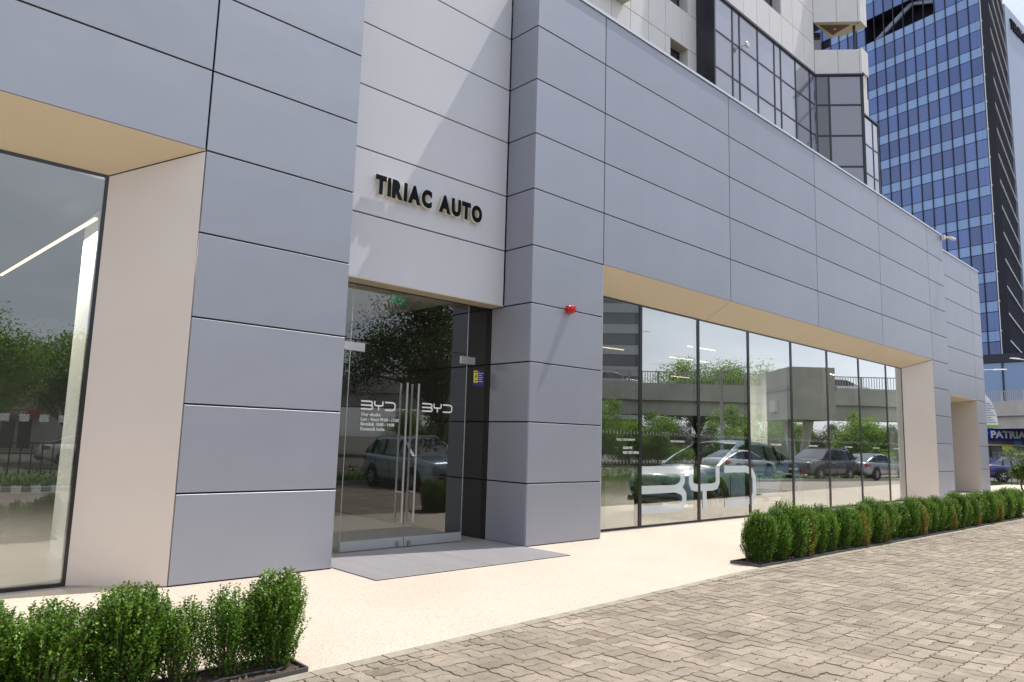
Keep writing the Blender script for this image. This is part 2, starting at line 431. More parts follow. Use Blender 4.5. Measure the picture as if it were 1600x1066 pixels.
class MB:
    def __init__(s): s.v = []; s.f = []
    def quad(s, a, b, c, d):
        n = len(s.v); s.v += [tuple(a), tuple(b), tuple(c), tuple(d)]; s.f.append((n, n + 1, n + 2, n + 3)); return s
    def poly(s, pts):
        n = len(s.v); s.v += [tuple(p) for p in pts]; s.f.append(tuple(range(n, n + len(pts)))); return s
    def box(s, x0, x1, y0, y1, z0, z1):
        n = len(s.v)
        s.v += [(x0, y0, z0), (x1, y0, z0), (x1, y1, z0), (x0, y1, z0), (x0, y0, z1), (x1, y0, z1), (x1, y1, z1), (x0, y1, z1)]
        s.f += [tuple(n + i for i in q) for q in ((0, 3, 2, 1), (4, 5, 6, 7), (0, 1, 5, 4), (1, 2, 6, 5), (2, 3, 7, 6), (3, 0, 4, 7))]
        return s
    def hexa(s, b, t):
        """b, t: four bottom and four top points in the same turn"""
        n = len(s.v); s.v += [tuple(p) for p in b] + [tuple(p) for p in t]
        s.f += [tuple(n + i for i in q) for q in ((0, 3, 2, 1), (4, 5, 6, 7), (0, 1, 5, 4), (1, 2, 6, 5), (2, 3, 7, 6), (3, 0, 4, 7))]
        return s
    def tube(s, p0, p1, r0, r1=None, n=8, cap=True):
        r1 = r0 if r1 is None else r1
        p0, p1 = Vector(p0), Vector(p1)
        d = (p1 - p0)
        if d.length < 1e-6: return s
        d.normalize()
        a = Vector((0, 0, 1)) if abs(d.z) < .9 else Vector((1, 0, 0))
        u = d.cross(a).normalized(); v = d.cross(u)
        k = len(s.v)
        for p, r in ((p0, r0), (p1, r1)):
            for i in range(n):
                an = 2 * pi * i / n
                s.v.append(tuple(p + u * (r * cos(an)) + v * (r * sin(an))))
        for i in range(n):
            j = (i + 1) % n
            s.f.append((k + i, k + j, k + n + j, k + n + i))
        if cap:
            s.f.append(tuple(k + i for i in reversed(range(n)))); s.f.append(tuple(k + n + i for i in range(n)))
        return s
    def path(s, pts, r, n=6):
        for a, b in zip(pts, pts[1:]): s.tube(a, b, r, r, n)
        return s
    def mesh(s, name, mat, smooth=False):
        me = bpy.data.meshes.new(name)
        me.from_pydata(s.v, [], s.f)
        me.materials.append(mat)
        if smooth:
            for p in me.polygons: p.use_smooth = True
        me.update()
        return me
    def build(s, name, mat, parent=None, loc=(0, 0, 0), rot=None, smooth=False, label=None, kind=None):
        return ob(name, s.mesh(name, mat, smooth), parent, loc, rot, label, kind)

_pc = {}
def panel_mesh(w_, h_, d_, mat, ch=0.003, gap=0.0105):
    """cladding cassette: outer face at y=0 looking to -y, folded edges, origin at its lower left corner"""
    key = (round(w_, 3), round(h_, 3), round(d_, 3), mat.name)
    if key in _pc: return _pc[key]
    g = gap; x0, x1, z0, z1 = g, w_ - g, g, h_ - g
    v = [(x0 + ch, 0, z0 + ch), (x1 - ch, 0, z0 + ch), (x1 - ch, 0, z1 - ch), (x0 + ch, 0, z1 - ch),
         (x0, ch, z0), (x1, ch, z0), (x1, ch, z1), (x0, ch, z1),
         (x0, d_, z0), (x1, d_, z0), (x1, d_, z1), (x0, d_, z1)]
    f = [(0, 1, 2, 3)]
    for i in range(4):
        j = (i + 1) % 4
        f += [(4 + i, 4 + j, j, i), (8 + i, 8 + j, 4 + j, 4 + i)]
    me = bpy.data.meshes.new('panel'); me.from_pydata(v, [], f); me.materials.append(mat); me.update()
    _pc[key] = me
    return me

def slab(pts, th, mat, name, parent, label=None):
    """quad panel with thickness; pts seen from outside anticlockwise; thickness goes inwards"""
    p = [Vector(q) for q in pts]
    nrm = (p[1] - p[0]).cross(p[3] - p[0]).normalized()
    q = [a - nrm * th for a in p]
    mb = MB().hexa([tuple(x) for x in q], [tuple(x) for x in p])
    return mb.build(name, mat, parent, label=label)

def text_mesh(s, size, depth, mat, align='LEFT', shear=0, bold=0.0, xs=1.0):
    cu = bpy.data.curves.new('txt', 'FONT'); cu.body = s; cu.size = size; cu.extrude = depth; cu.align_x = align
    cu.offset = bold; cu.resolution_u = 3
    to = bpy.data.objects.new('txt', cu); COL.objects.link(to)
    bpy.context.view_layer.update()
    me = bpy.data.meshes.new_from_object(to.evaluated_get(bpy.context.evaluated_depsgraph_get()))
    bpy.data.objects.remove(to); bpy.data.curves.remove(cu)
    me.materials.clear(); me.materials.append(mat)
    if xs != 1.0:
        for v in me.vertices: v.co.x *= xs
    return me

def text(s, size, loc, mat, parent, name='lettering', depth=0.001, rot=(pi / 2, 0, 0), align='LEFT', bold=0.0, xs=1.0, label=None):
    return ob(name, text_mesh(s, size, depth, mat, align, bold=bold, xs=xs), parent, loc, rot, label)

# ------------------------------------------------------------------ the ground
ROW = 0.95
def edge_y(x):
    return -3.075 + 0.043 * (x - 9) if x < 9 else -3.075 - 0.022 * (x - 9)

def flat(name, pts, z, mat, kind='structure'):
    o = MB().poly([(x, y, z) for x, y in pts]).build(name, mat, kind=kind)
    return o
flat('ground', [(-900, -900), (900, -900), (900, 900), (-900, 900)], -0.16, MT['ground'])
xs_ = [-14 + i * 1.0 for i in range(66)]
fore = [(x, edge_y(x)) for x in xs_] + [(64, -2.5), (64, 2.2), (36.3, 2.2), (36.3, 1.9), (29.4, 1.9), (29.4, 1.02), (-14, 1.02)]
flat('forecourt', fore, -0.004, MT['resin'])
# car park: sheet under the pavers and beyond them
flat('car_park', [(-40, -16.9), (12, -12.3), (30, -8.9), (60, -2.9), (60, -2.2), (-40, -2.2)], -0.060, MT['carpark'])
flat('road', [(40, -9), (200, 25), (200, 60), (60, 22), (52, 3.2), (60, -3)], -0.075, MT['asphalt'])
flat('lawn', [(-60, -30), (60, -12), (64, -2.4), (60, -2.9), (30, -8.9), (12, -12.3), (-40, -16.9)], -0.050, MT['lawn'])

paving = thing('paving', '', '')
del paving['label'], paving['category']
paving['kind'] = 'structure'
MB().poly([(x, edge_y(x) + 0.0, -0.009) for x in [0, 9, 27]] + [(27, -8.7, -0.009), (0, -8.7, -0.009)]).build('sand_bed', MT['sand'], paving)

P_ = 0.12
def warp(x, y):
    return (x + 0.0085 * sin(2 * pi * y / P_ + 0.6), y + 0.0085 * sin(2 * pi * x / P_))
def clip(poly, a, b):
    """keep points below the line through a, b"""
    out = []
    def side(p): return (b[0] - a[0]) * (p[1] - a[1]) - (b[1] - a[1]) * (p[0] - a[0])
    for i in range(len(poly)):
        p, q = poly[i], poly[(i + 1) % len(poly)]
        sp, sq = side(p), side(q)
        if sp <= 0: out.append(p)
        if (sp < 0 < sq) or (sq < 0 < sp):
            k = sp / (sp - sq); out.append((p[0] + (q[0] - p[0]) * k, p[1] + (q[1] - p[1]) * k))
    return out
def outline(x0, y0, lx, ly):
    n1, n2 = (8, 4) if lx > ly else (4, 8)
    pts = []
    for i in range(n1): pts.append((x0 + lx * i / n1, y0))
    for i in range(n2): pts.append((x0 + lx, y0 + ly * i / n2))
    for i in range(n1): pts.append((x0 + lx - lx * i / n1, y0 + ly))
    for i in range(n2): pts.append((x0, y0 + ly - ly * i / n2))
    return [warp(*p) for p in pts]
def paver_geom(mb, pts, z, tilt=(0, 0), inset=0.0018, cx=0, cy=0):
    n = len(pts)
    mx_ = sum(p[0] for p in pts) / n; my_ = sum(p[1] for p in pts) / n
    def sh(p, d):
        vx, vy = p[0] - mx_, p[1] - my_
        l = math.hypot(vx, vy) or 1
        return (p[0] - vx / l * d, p[1] - vy / l * d)
    o1 = [sh(p, inset) for p in pts]; o2 = [sh(p, inset + 0.0045) for p in pts]
    k = len(mb.v)
    mb.v += [(p[0] - cx, p[1] - cy, -0.02) for p in o1]
    mb.v += [(p[0] - cx, p[1] - cy, z + tilt[0] * (p[0] - mx_) + tilt[1] * (p[1] - my_)) for p in o2]
    for i in range(n):
        j = (i + 1) % n
        mb.f.append((k + i, k + j, k + n + j, k + n + i))
    mb.f.append(tuple(k + n + i for i in range(n)))

cands = []
ang = math.atan(0.043)
for iy in range(-1, 25):
    for ix in range(0, 113):
        bx, by = ix * 0.24, -3.2 - iy * 0.24
        if bx > 26.6: continue
        blocks = [(bx, by, .24, .12), (bx, by + .12, .24, .12)] if (ix + iy) % 2 else [(bx, by, .12, .24), (bx + .12, by, .12, .24)]
        for (x0, y0, lx, ly) in blocks:
            cx, cy = x0 + lx / 2, y0 + ly / 2
            lim = edge_y(cx) - 0.235
            if y0 > lim - 0.015: continue
            # keep only what can be seen or is mirrored in the glazing
            d = math.hypot(cx - CP.x, cy - CP.y)
            full = y0 + ly < lim - 0.02
            cands.append((d, x0, y0, lx, ly, full))
def in_view(x, y):
    v = Vector((x, y, 0)) - CP
    zc = v.dot(W_)
    if zc < .5: return False
    a = v.dot(R_) / zc * 1127.5; b_ = -v.dot(U_) / zc * 1127.5
    return abs(a) < 815 and b_ < 548
cands.sort()
near = [c for c in cands if c[5] and in_view(c[1] + c[3] / 2, c[2] + c[4] / 2)][:300]
nearset = set((c[1], c[2]) for c in near)
def paver_variant(lx, ly):
    mb = MB(); paver_geom(mb, outline(0, 0, lx, ly), 0.0)
    return mb.mesh('paver', MT['paver'])
pvm = {(.24, .12): paver_variant(.24, .12), (.12, .24): paver_variant(.12, .24)}
for c in near:
    _, x0, y0, lx, ly, _f = c
    # origin in the wave's own period, so one mesh fits every place
    o = ob('paver', pvm[(lx, ly)], paving, (x0, y0 + 0.08, random.gauss(0, .0018) - 0.001), (random.gauss(0, .007), random.gauss(0, .007), random.gauss(0, .004)))
field = MB()
for c in cands:
    _, x0, y0, lx, ly, full = c
    if (x0, y0) in nearset: continue
    pts = [(p[0] , p[1]) for p in outline(0, 0, lx, ly)]
    pts = [(p[0] + x0, p[1] + y0 + 0.08) for p in pts]
    if not full:
        xa = x0 - .5; xb = x0 + .7
        pts = clip(pts, (xa, edge_y(xa) - .235), (xb, edge_y(xb) - .235))
        if len(pts) < 3: continue
    paver_geom(field, pts, random.gauss(0, .0018) - 0.001, (random.gauss(0, .008), random.gauss(0, .008)))
field.build('paver_field', MT['paver'], paving, kind='stuff')
# kerb row and half pavers beside it
x = 0.5; k = 0
hp = MB()
while x < 26:
    L_ = 0.30
    a = math.atan2(edge_y(x + L_) - edge_y(x), L_)
    km = MB().hexa([(0.003, -.115, -.05), (L_ - .003, -.115, -.05), (L_ - .003, -.002, -.05), (0.003, -.002, -.05)],
                   [(0.006, -.112, 0), (L_ - .006, -.112, 0), (L_ - .006, -.004, 0), (0.006, -.004, 0)])
    if k == 0: kmesh = km.mesh('kerb_stone', MT['kerb'])
    ob('kerb_stone', kmesh, paving, (x, edge_y(x), random.gauss(0.001, .001)), (0, 0, a))
    x += L_; k += 1
x = 0.4
hm = MB(); paver_geom(hm, [warp(px, py) for px, py in [(0.0, -.115), (.04, -.115), (.08, -.115), (.12, -.115), (.12, -.06), (.12, 0), (.08, 0), (.04, 0), (0, 0), (0, -.06)]], -0.001)
hmesh = hm.mesh('border_paver', MT['paver'])
while x < 25:
    ob('border_paver', hmesh, paving, (x, edge_y(x) - .117, random.gauss(0, .0015)), (random.gauss(0, .01), random.gauss(0, .01), math.atan(.043 if x < 9 else -.022)))
    x += 0.123
kerbl = MB()
for (xa, ya), (xb, yb) in (((-40, -16.9), (12, -12.3)), ((12, -12.3), (30, -8.9)), ((30, -8.9), (60, -2.9))):
    kerbl.hexa([(xa, ya, -.1), (xb, yb, -.1), (xb, yb + .14, -.1), (xa, ya + .14, -.1)], [(xa, ya, .06), (xb, yb, .06), (xb, yb + .14, .06), (xa, ya + .14, .06)])
kerbl.build('kerb', MT['concrete'], kind='structure')
# grass tufts on the lawn and along the far forecourt
gb = MB()
def tuft(x, y, h, n=3):
    for _ in range(n):
        a = random.uniform(0, 2 * pi); dx, dy = cos(a) * .02, sin(a) * .02
        lx, ly = random.gauss(0, h * .4), random.gauss(0, h * .4)
        k = len(gb.v); gb.v += [(x - dx, y - dy, -.05), (x + dx, y + dy, -.05), (x + lx, y + ly, -.05 + h * random.uniform(.7, 1.2))]; gb.f.append((k, k + 1, k + 2))
for _ in range(9000):
    x = random.uniform(-5, 60); y = random.uniform(-24, -3)
    lim = -12.3 + (x - 12) * .088 if x < 12 else (-12.3 + (x - 12) * .189 if x < 30 else -8.9 + (x - 30) * .2)
    if y > lim - .2: y = lim - random.uniform(.2, 4)
    tuft(x, y, .14)
for _ in range(2500):
    u_ = random.uniform(0, 12); v_ = random.uniform(.05, 1.1); tuft(43.6 + u_ * .731 + v_ * .68, 4.0 - u_ * .682 + v_ * .73, .12)
for _ in range(160):
    x = random.uniform(1.5, 24); y = edge_y(x) - random.choice([.118, .238, .118, random.uniform(.3, 4)])
    for q in range(4):
        a = random.uniform(0, 6.3); dx, dy = cos(a) * .004, sin(a) * .004; k = len(gb.v)
        gb.v += [(x - dx, y - dy, -.006), (x + dx, y + dy, -.006), (x + random.gauss(0, .012), y + random.gauss(0, .012), random.uniform(.006, .022))]; gb.f.append((k, k + 1, k + 2))
gb.build('grass', MT['grass'], kind='stuff')

# ------------------------------------------------------------------ the showroom
B = thing('showroom_building', 'long grey metal-clad car showroom with deep champagne window reveals', 'building')
XA, XB, XC, XD, XE, XF, XG, XH, XI = 2.76, 4.668, 7.96, 9.747, 14.105, 18.492, 22.935, 27.45, 29.158
TOP = 9.5
D_ = 0.028
def add_panel(x0, x1, n0, mat='clad', y=0.0, zoff=0.0, rows=1):
    ob('facade_panel', panel_mesh(x1 - x0, ROW * rows, D_, MT[mat]), B, (x0, y, n0 * ROW + zoff))
cols_left = [-6.04, -1.64, XA]
for a, b_ in zip(cols_left, cols_left[1:]):
    for n in range(5, 10): add_panel(a, b_, n)
for n in range(0, 10):
    add_panel(XA, XB, n); add_panel(XC, XD, n); add_panel(XH, XI, n)
for a, b_ in ((XD, XE), (XE, XF), (XF, XG), (XG, XH)):
    for n in range(5, 10): add_panel(a, b_, n)
# small shadow gap at the ground
MB().box(XA + .01, XB - .01, .012, .05, -.02, .006).box(XC + .01, XD - .01, .012, .05, -.02, .006).box(XH + .01, XI - .01, .012, .05, -.02, .006).build('base_gap', MT['backing'], B)
# structure behind the cassettes
core = MB()
core.box(-6.04, XA + .0, D_ + .002, .30, 4.79, TOP)
core.box(XA + .012, XB - .012, D_ + .002, .9, 0, TOP)
core.box(XC + .03, XD - .01, D_ + .002, .9, 0, TOP)
core.box(XD, XH, D_ + .002, .30, 4.79, TOP)
core.box(XH + .02, XI - .02, D_ + .002, .50, 0, TOP)
core.build('wall', MT['backing'], B)
# entrance recess: returns, light wall, soffit
YD = 1.0
for n in range(4, 10):
    ob('return_panel', panel_mesh(0.645, ROW, .025, MT['clad']), B, (XC, .65, n * ROW), (0, 0, -pi / 2))
    ob('return_panel', panel_mesh(0.645, ROW, .025, MT['clad']), B, (XB, 0.005, n * ROW), (0, 0, pi / 2))
    ob('facade_panel', panel_mesh(XC - XB - .012, ROW, .03, MT['clad_light']), B, (XB + .006, .652, n * ROW), label='lighter silver panel over the entrance')
for n in range(0, 4):
    ob('return_panel', panel_mesh(0.935, ROW, .025, MT['clad']), B, (XC, .94, n * ROW), (0, 0, -pi / 2))
    ob('return_panel', panel_mesh(0.935, ROW, .025, MT['clad']), B, (XB, 0.005, n * ROW), (0, 0, pi / 2))
MB().box(XB + .004, XC + .02, .684, .80, 3.83, TOP).build('wall', MT['backing'], B)
MB().box(XB + .01, XC - .002, .655, YD - .03, 3.800, 3.825).build('entrance_soffit', MT['soffit'], B)
# windows: splayed reveals
def window(xl, xr, xil, xir, joints, mull, left_open=False):
    YG, ZG, ZO = 0.62, 4.385, 4.75
    xs = [xl] + joints + [xr]
    # soffit panels
    def xin(x):
        k_ = (x - xl) / (xr - xl); return xil + (xir - xil) * k_
    e = 0.006
    for a, b_ in zip(xs, xs[1:]):
        ia, ib = (xil if a == xl else a - .33 * (a - xl) / (xr - xl)), (xir if b_ == xr else b_ - .33 * (b_ - xl) / (xr - xl))
        slab([(b_ - e, .004, ZO - .004), (a + e, .004, ZO - .004), (ia + e, YG - .012, ZG), (ib - e, YG - .012, ZG)], .02, MT['soffit'], 'soffit_panel', B)
    slab([(xr - .004, .004, 0.012), (xr - .004, .004, ZO - .016), (xir + .0, YG - .012, ZG - .012), (xir + .0, YG - .012, .012)], .02, MT['reveal'], 'jamb_panel', B)
    if not left_open:
        slab([(xl + .004, .004, ZO - .016), (xl + .004, .004, 0.012), (xil, YG - .012, .012), (xil, YG - .012, ZG - .012)], .02, MT['reveal'], 'jamb_panel', B)
    # frame
    fr_ = MB().box(xil - .02, xir - .0, YG - .008, YG + .06, ZG - .035, ZG + .04).box(xil - .02, xir, YG - .008, YG + .06, -.02, .035)
    fr_.box(xir - .035, xir + .02, YG - .009, YG + .06, .035, ZG - .035)
    fr_.build('window_frame', MT['blackframe'], B)
    ms = [xil] + mull + [xir - .03]
    for i, (a, b_) in enumerate(zip(ms, ms[1:])):
        g = 0.0 if i == 0 else .049
        h = 0.0 if i == len(ms) - 2 else .049
        MB().quad((a + g, YG, .035), (b_ - h, YG, .035), (b_ - h, YG, ZG - .035), (a + g, YG, ZG - .035)).build('glass_pane', MT['glass'], B)
    for a in mull:
        MB().box(a - .048, a + .048, YG - .012, YG + .10, .036, ZG - .036).build('mullion', MT['silicone'], B)
    return YG, ZG
YG, ZG = window(-5.2, XA, -4.4, 1.965, [-1.64], [-1.3])
window(XD, XH, 10.15, 26.22, [XE, XF, XG], [11.67, 13.76, 15.94, 18.15, 20.34, 22.57, 24.78])
# thin glass strips added in place of reflections inside the long window
for a in (10.75, 12.75, 14.75, 16.85, 19.0, 21.2, 23.4):
    MB().box(a, a + .014, .74, .92, .04, ZG - .05).build('reflection_strip', MT['clearglass'], B)
# safety marks on the glass
sm_ = MB()
for zz in (1.22, 1.78):
    x = 10.3
    while x < 25.6:
        sm_.quad((x, .612, zz), (x + .04, .612, zz), (x + .04, .612, zz + .07), (x, .612, zz + .07)); x += .105
for zz in (.95, 1.66):
    x = -2.0
    while x < 1.85:
        sm_.quad((x, .612, zz), (x + .085, .612, zz), (x + .085, .612, zz + .075), (x, .612, zz + .075)); x += .17
sm_.build('safety_marks', MT['frost2'], B, kind='stuff')
# coping
MB().box(-6.04, XB, -.022, .32, TOP + .002, TOP + .055).box(XC - .0, XI, -.022, .32, TOP + .002, TOP + .055).box(XB + .004, XC - .004, .63, .95, TOP + .002, TOP + .055).build('coping', MT['coping'], B)
# far volume
YF = 0.60
XJ = 34.85; XK = 36.15
for n in range(10):
    if n >= 4: ob('facade_panel', panel_mesh(XJ - XI - .25, ROW, D_, MT['clad']), B, (XI + .25, YF, n * ROW))
    ob('facade_panel', panel_mesh(XK - XJ, ROW, D_, MT['clad']), B, (XJ, YF, n * ROW))
    if n < 4: ob('facade_panel', panel_mesh(1.6, ROW, D_, MT['clad']), B, (XI + .25, YF, n * ROW))
MB().box(XI + .25, XK, YF + D_ + .002, YF + .3, 3.84, TOP).box(XJ + .03, XK - .01, YF + D_ + .002, 3.0, 0, TOP).box(XI + .3, XI + 1.83, YF + D_ + .002, 3.0, 0, TOP).build('wall', MT['backing'], B)
slab([(XJ, YF + .004, .012), (XJ, YF + .004, 3.79), (XJ - .12, 2.4, 3.6), (XJ - .12, 2.4, .012)], .02, MT['reveal'], 'jamb_panel', B)
slab([(XJ - .004, YF + .004, 3.795), (XI + 1.87, YF + .004, 3.795), (XI + 1.87, 2.4, 3.6), (XJ - .124, 2.4, 3.6)], .02, MT['soffit'], 'soffit_panel', B)
MB().box(XI + .2, XK + .01, YF - .02, YF + .35, TOP + .002, TOP + .055).build('coping', MT['coping'], B)
MB().box(XI + 1.85, XJ - .1, 2.42, 2.5, 0, 3.7).build('wall', MT['inner_dark'], B)
# shell behind: side walls, roof, interior
sh = MB()
sh.box(-6.04, XB - .02, .35, 14, 9.0, 9.2)
sh.box(XB - .01, XC + .01, .90, 14, 9.0, 9.2)
sh.box(XC + .02, XI, .35, 14, 9.0, 9.2)
sh.box(XI + .01, XK, .95, 14, 9.0, 9.2)
sh.box(-6.1, -6.0, .3, 14, 0, 9.2)
sh.box(XK - .06, XK - .02, 1.0, 14, 0, 8.98)
sh.box(-6.04, XK, 14, 14.2, 0, 9.2)
sh.build('shell', MT['inner_wall'], B)
MB().box(-6.0, XB - .02, .57, 14, 4.46, 4.56).box(XC + .1, 29, .57, 14, 4.46, 4.56).build('ceiling', MT['ceiling'], B)
MB().box(XB + .0, XC + .08, YD + .02, 7.2, 4.03, 4.1).build('vestibule_ceiling', MT['reveal'], B)
MB().quad((-6, .52, -.002), (29, .52, -.002), (29, 14, -.002), (-6, 14, -.002)).build('showroom_floor', MT['inner_floor'], B)
# charcoal wall running inwards from the entrance return
for n in range(0, 5):
    ob('inner_wall_panel', panel_mesh(7.05, ROW if n < 4 else .22, .03, MT['inner_dark']), B, (XC + .004, YD + 6.995, n * ROW), (0, 0, -pi / 2))
MB().box(XC + .036, XC + .08, .95, 8, 0, 4.4).build('inner_partition', MT['backing'], B)
MB().box(XB - .02, 7.95, 7.2, 7.3, 0, 4.4).build('inner_partition', MT['inner_dark'], B)
MB().box(28.95, 29.02, .6, 14, 0, 4.46).build('inner_partition', MT['inner_wall'], B)
# column, counters
MB().box(22.0, 23.5, 3.3, 4.0, 0, 4.46).build('column', MT['column'], B)
MB().box(25.75, 26.25, .78, .92, 0, 4.46).build('lining', MT['column'], B)
MB().box(2.3, 3.1, 2.4, 3.1, 0, 4.46).build('column', MT['column'], B)
led = [((1.92, 7.1), (2.16, 1.9)), ((15.3, 4.6), (16.1, 4.5)), ((18.2, 4.4), (20.0, 4.2)), ((16.4, 2.6), (17.6, 2.5)), ((23.4, 7.9), (24.4, 7.75)), ((-1.5, 6.5), (-1.2, 2.5))]  # the strip over the blue display car is added to brighten it
for (a, b_) in led:
    d = Vector((b_[0] - a[0], b_[1] - a[1], 0)); l = d.length; an = math.atan2(d.y, d.x)
    MB().box(0, l, -.02, .02, 4.2, 4.22).build('led_light', MT['led'], B, (a[0], a[1], 0), (0, 0, an))
    ar = bpy.data.lights.new('led_glow', 'AREA'); ar.shape = 'RECTANGLE'; ar.size = l; ar.size_y = .12; ar.energy = 210; ar.color = (1, .90, .76)
    ao = bpy.data.objects.new('led_glow', ar); COL.objects.link(ao); ao.parent = B
    ao.location = ((a[0] + b_[0]) / 2, (a[1] + b_[1]) / 2, 4.18); ao.rotation_euler = (0, 0, an)

# logo strokes
def ribbon(mb, pts, t_, y, sx, sz, ox, oz):
    P2 = [Vector((p[0] * sx, p[1] * sz)) for p in pts]
    Ls = []
    for i, p in enumerate(P2):
        if i == 0: d = (P2[1] - p).normalized(); m_ = 1
        elif i == len(P2) - 1: d = (p - P2[i - 1]).normalized(); m_ = 1
        else:
            d1 = (p - P2[i - 1]).normalized(); d2 = (P2[i + 1] - p).normalized()
            d = (d1 + d2).normalized(); m_ = 1 / max(.5, d.dot(d1))
        n = Vector((-d.y, d.x)) * (t_ / 2 * m_)
        Ls.append((p + n, p - n))
    for (a, b_), (c, d) in zip(Ls, Ls[1:]):
        mb.quad((ox + a.x, y, oz + a.y), (ox + b_.x, y, oz + b_.y), (ox + d.x, y, oz + d.y), (ox + c.x, y, oz + c.y))
def logo(ox, oz, wdt, hgt, y, mat, parent, name='logo'):
    sx, sz = wdt / 4.05, hgt
    t_ = hgt * .17
    mb = MB()
    ribbon(mb, [(0, .915), (1.05, .915), (1.2, .88), (1.27, .8), (1.27, .66), (1.2, .565), (1.05, .5), (0, .5)], t_, y, sx, sz, ox, oz)
    ribbon(mb, [(1.05, .5), (1.25, .44), (1.32, .36), (1.32, .2), (1.25, .12), (1.1, .085), (0, .085)], t_, y - .0006, sx, sz, ox, oz)
    ribbon(mb, [(1.55, 1.0), (1.55, .62), (1.6, .53), (1.72, .5), (2.3, .5), (2.45, .53), (2.5, .62), (2.5, 1.0)], t_, y, sx, sz, ox, oz)
    ribbon(mb, [(2.02, .415), (2.02, .0)], t_, y, sx, sz, ox, oz)
    ribbon(mb, [(2.75, .915), (3.6, .915), (3.85, .85), (3.95, .7), (3.95, .3), (3.85, .15), (3.6, .085), (2.75, .085)], t_, y, sx, sz, ox, oz)
    return mb.build(name, mat, parent)
logo(11.72, .25, 4.52, .92, .611, MT['frost'], B)
for xx in (12.9, 15.0, 17.2, 19.3, 21.6, 23.7, 25.4):
    text('BUILD YOUR DREAMS', .052, (xx - .2, .610, 1.66), MT['white'], B, name='window_lettering', bold=.001)
text('BUILD YOUR DREAMS', .058, (10.93, .610, 1.66), MT['white'], B, name='window_lettering', bold=.001)
text('SCAN ME', .068, (11.13, .610, 1.50), MT['white'], B, name='window_lettering', bold=.002)
text('FOR TEST DRIVE', .068, (11.13, .610, 1.41), MT['white'], B, name='window_lettering', bold=.002)
# left window words (right aligned as in the glass corner)
text('BUILD YOUR DREAMS', .066, (1.165, .610, 1.428), MT['white'], B, name='window_lettering', align='RIGHT', bold=.001, xs=1.3)
text('SCAN ME', .083, (.985, .610, 1.30), MT['white'], B, name='window_lettering', align='RIGHT', bold=.003)
text('FOR TEST DRIVE', .083, (1.135, .610, 1.215), MT['white'], B, name='window_lettering', align='RIGHT', bold=.003)

# glass entrance: two leaves, overpanel and side light
E = ob('entrance_door', None, B)
def pane(name, x0, x1, z0, z1, par, y=YD):
    return MB().quad((x0, y, z0), (x1, y, z0), (x1, y, z1), (x0, y, z1)).build(name, MT['doorglass'], par)
XS, XL, XR = 6.40, 5.34, 7.50
pane('door_leaf', XL, XS - .005, .14, 2.975, E); pane('door_leaf', XS + .005, XR, .14, 2.975, E)
pane('over_panel', XB + .03, XR, 2.99, 3.80, E); MB().quad((XR + .01, YD, .02), (XC - .002, YD, .02), (XC - .002, YD, 3.8), (XR + .01, YD, 3.8)).build('side_light', MT['clearglass'], E); pane('side_light', XB + .03, XL - .01, .02, 2.975, E)
MB().box(XB + .02, XC, YD - .02, YD + .03, 3.795, 3.835).build('head_channel', MT['blackframe'], E)
MB().box(XL, XS - .006, YD - .018, YD + .018, .012, .145).build('bottom_rail', MT['satin'], E)
MB().box(XS + .006, XR, YD - .018, YD + .018, .012, .145).build('bottom_rail', MT['satin'], E)
for xx in (XS - .11, XS + .09):
    MB().tube((xx, YD - .05, .01), (xx, YD - .05, .10), .018, n=10).build('door_lock', MT['steel'], E)
for x0, x1 in ((5.24, 5.56), (7.37, 7.66)):
    MB().box(x0, x1, YD - .022, YD + .022, 2.82, 2.94).box(x0 + .1, x1 - .05, YD - .026, YD - .021, 2.868, 2.876).build('hinge_plate', MT['steel'], E)
for xx in (XS - .105, XS + .105):
    for yy in (YD - .085, YD + .085):
        MB().tube((xx, yy, .36), (xx, yy, 2.42), .0165, n=10).build('door_handle', MT['steel'], E, smooth=False)
    for zz in (.80, 2.02):
        MB().tube((xx, YD - .085, zz), (xx, YD + .085, zz), .010, n=8).build('handle_bracket', MT['steel'], E)
# edges of the glass catch light
for xx in (XR + .005, XL - .005):
    MB().box(xx - .003, xx + .003, YD - .006, YD + .006, .03, 3.79).build('glass_edge', MT['satin'], E)
logo(5.555, 1.985, .60, .135, YD - .008, MT['white'], E)
logo(6.635, 2.005, .60, .135, YD - .008, MT['white'], E)
for i, s_ in enumerate(('Orar vânzări:', 'Luni - Vineri 09:00 - 17:30', 'Sâmbătă: 10:00 - 14:00', 'Duminică: închis')):
    text(s_, .062, (5.56, YD - .008, 1.90 - i * .07), MT['white'], E, name='door_lettering', bold=.0015)
# second, inner pair of door bars
for xx in (6.42, 6.66):
    MB().tube((xx, 4.2, .5), (xx, 4.2, 2.5), .016, n=8).build('inner_door_handle', MT['steel'], E)

ns = thing('notice_sticker', 'small yellow and purple notice stuck to the glass right of the entrance door', 'sticker', (7.64, YD - .01, 2.5))
MB().box(0, .235, 0, .001, -.02, .235).build('backing_sheet', MT['purple'], ns)
MB().box(.01, .10, -.002, -.0005, .03, .225).build('yellow_patch', MT['yellow'], ns)
mb = MB()
for i in range(5): mb.box(.115, .215 - (i % 2) * .03, -.002, -.0005, .05 + i * .034, .058 + i * .034)
mb.build('printed_lines', MT['white'], ns)
mb = MB().quad((.035, -.003, .10), (.06, -.003, .11), (.08, -.003, .16), (.06, -.003, .165)).box(.03, .085, -.003, -.0022, .055, .068).box(.03, .085, -.003, -.0022, .19, .205)
mb.build('pictogram', MT['black'], ns)

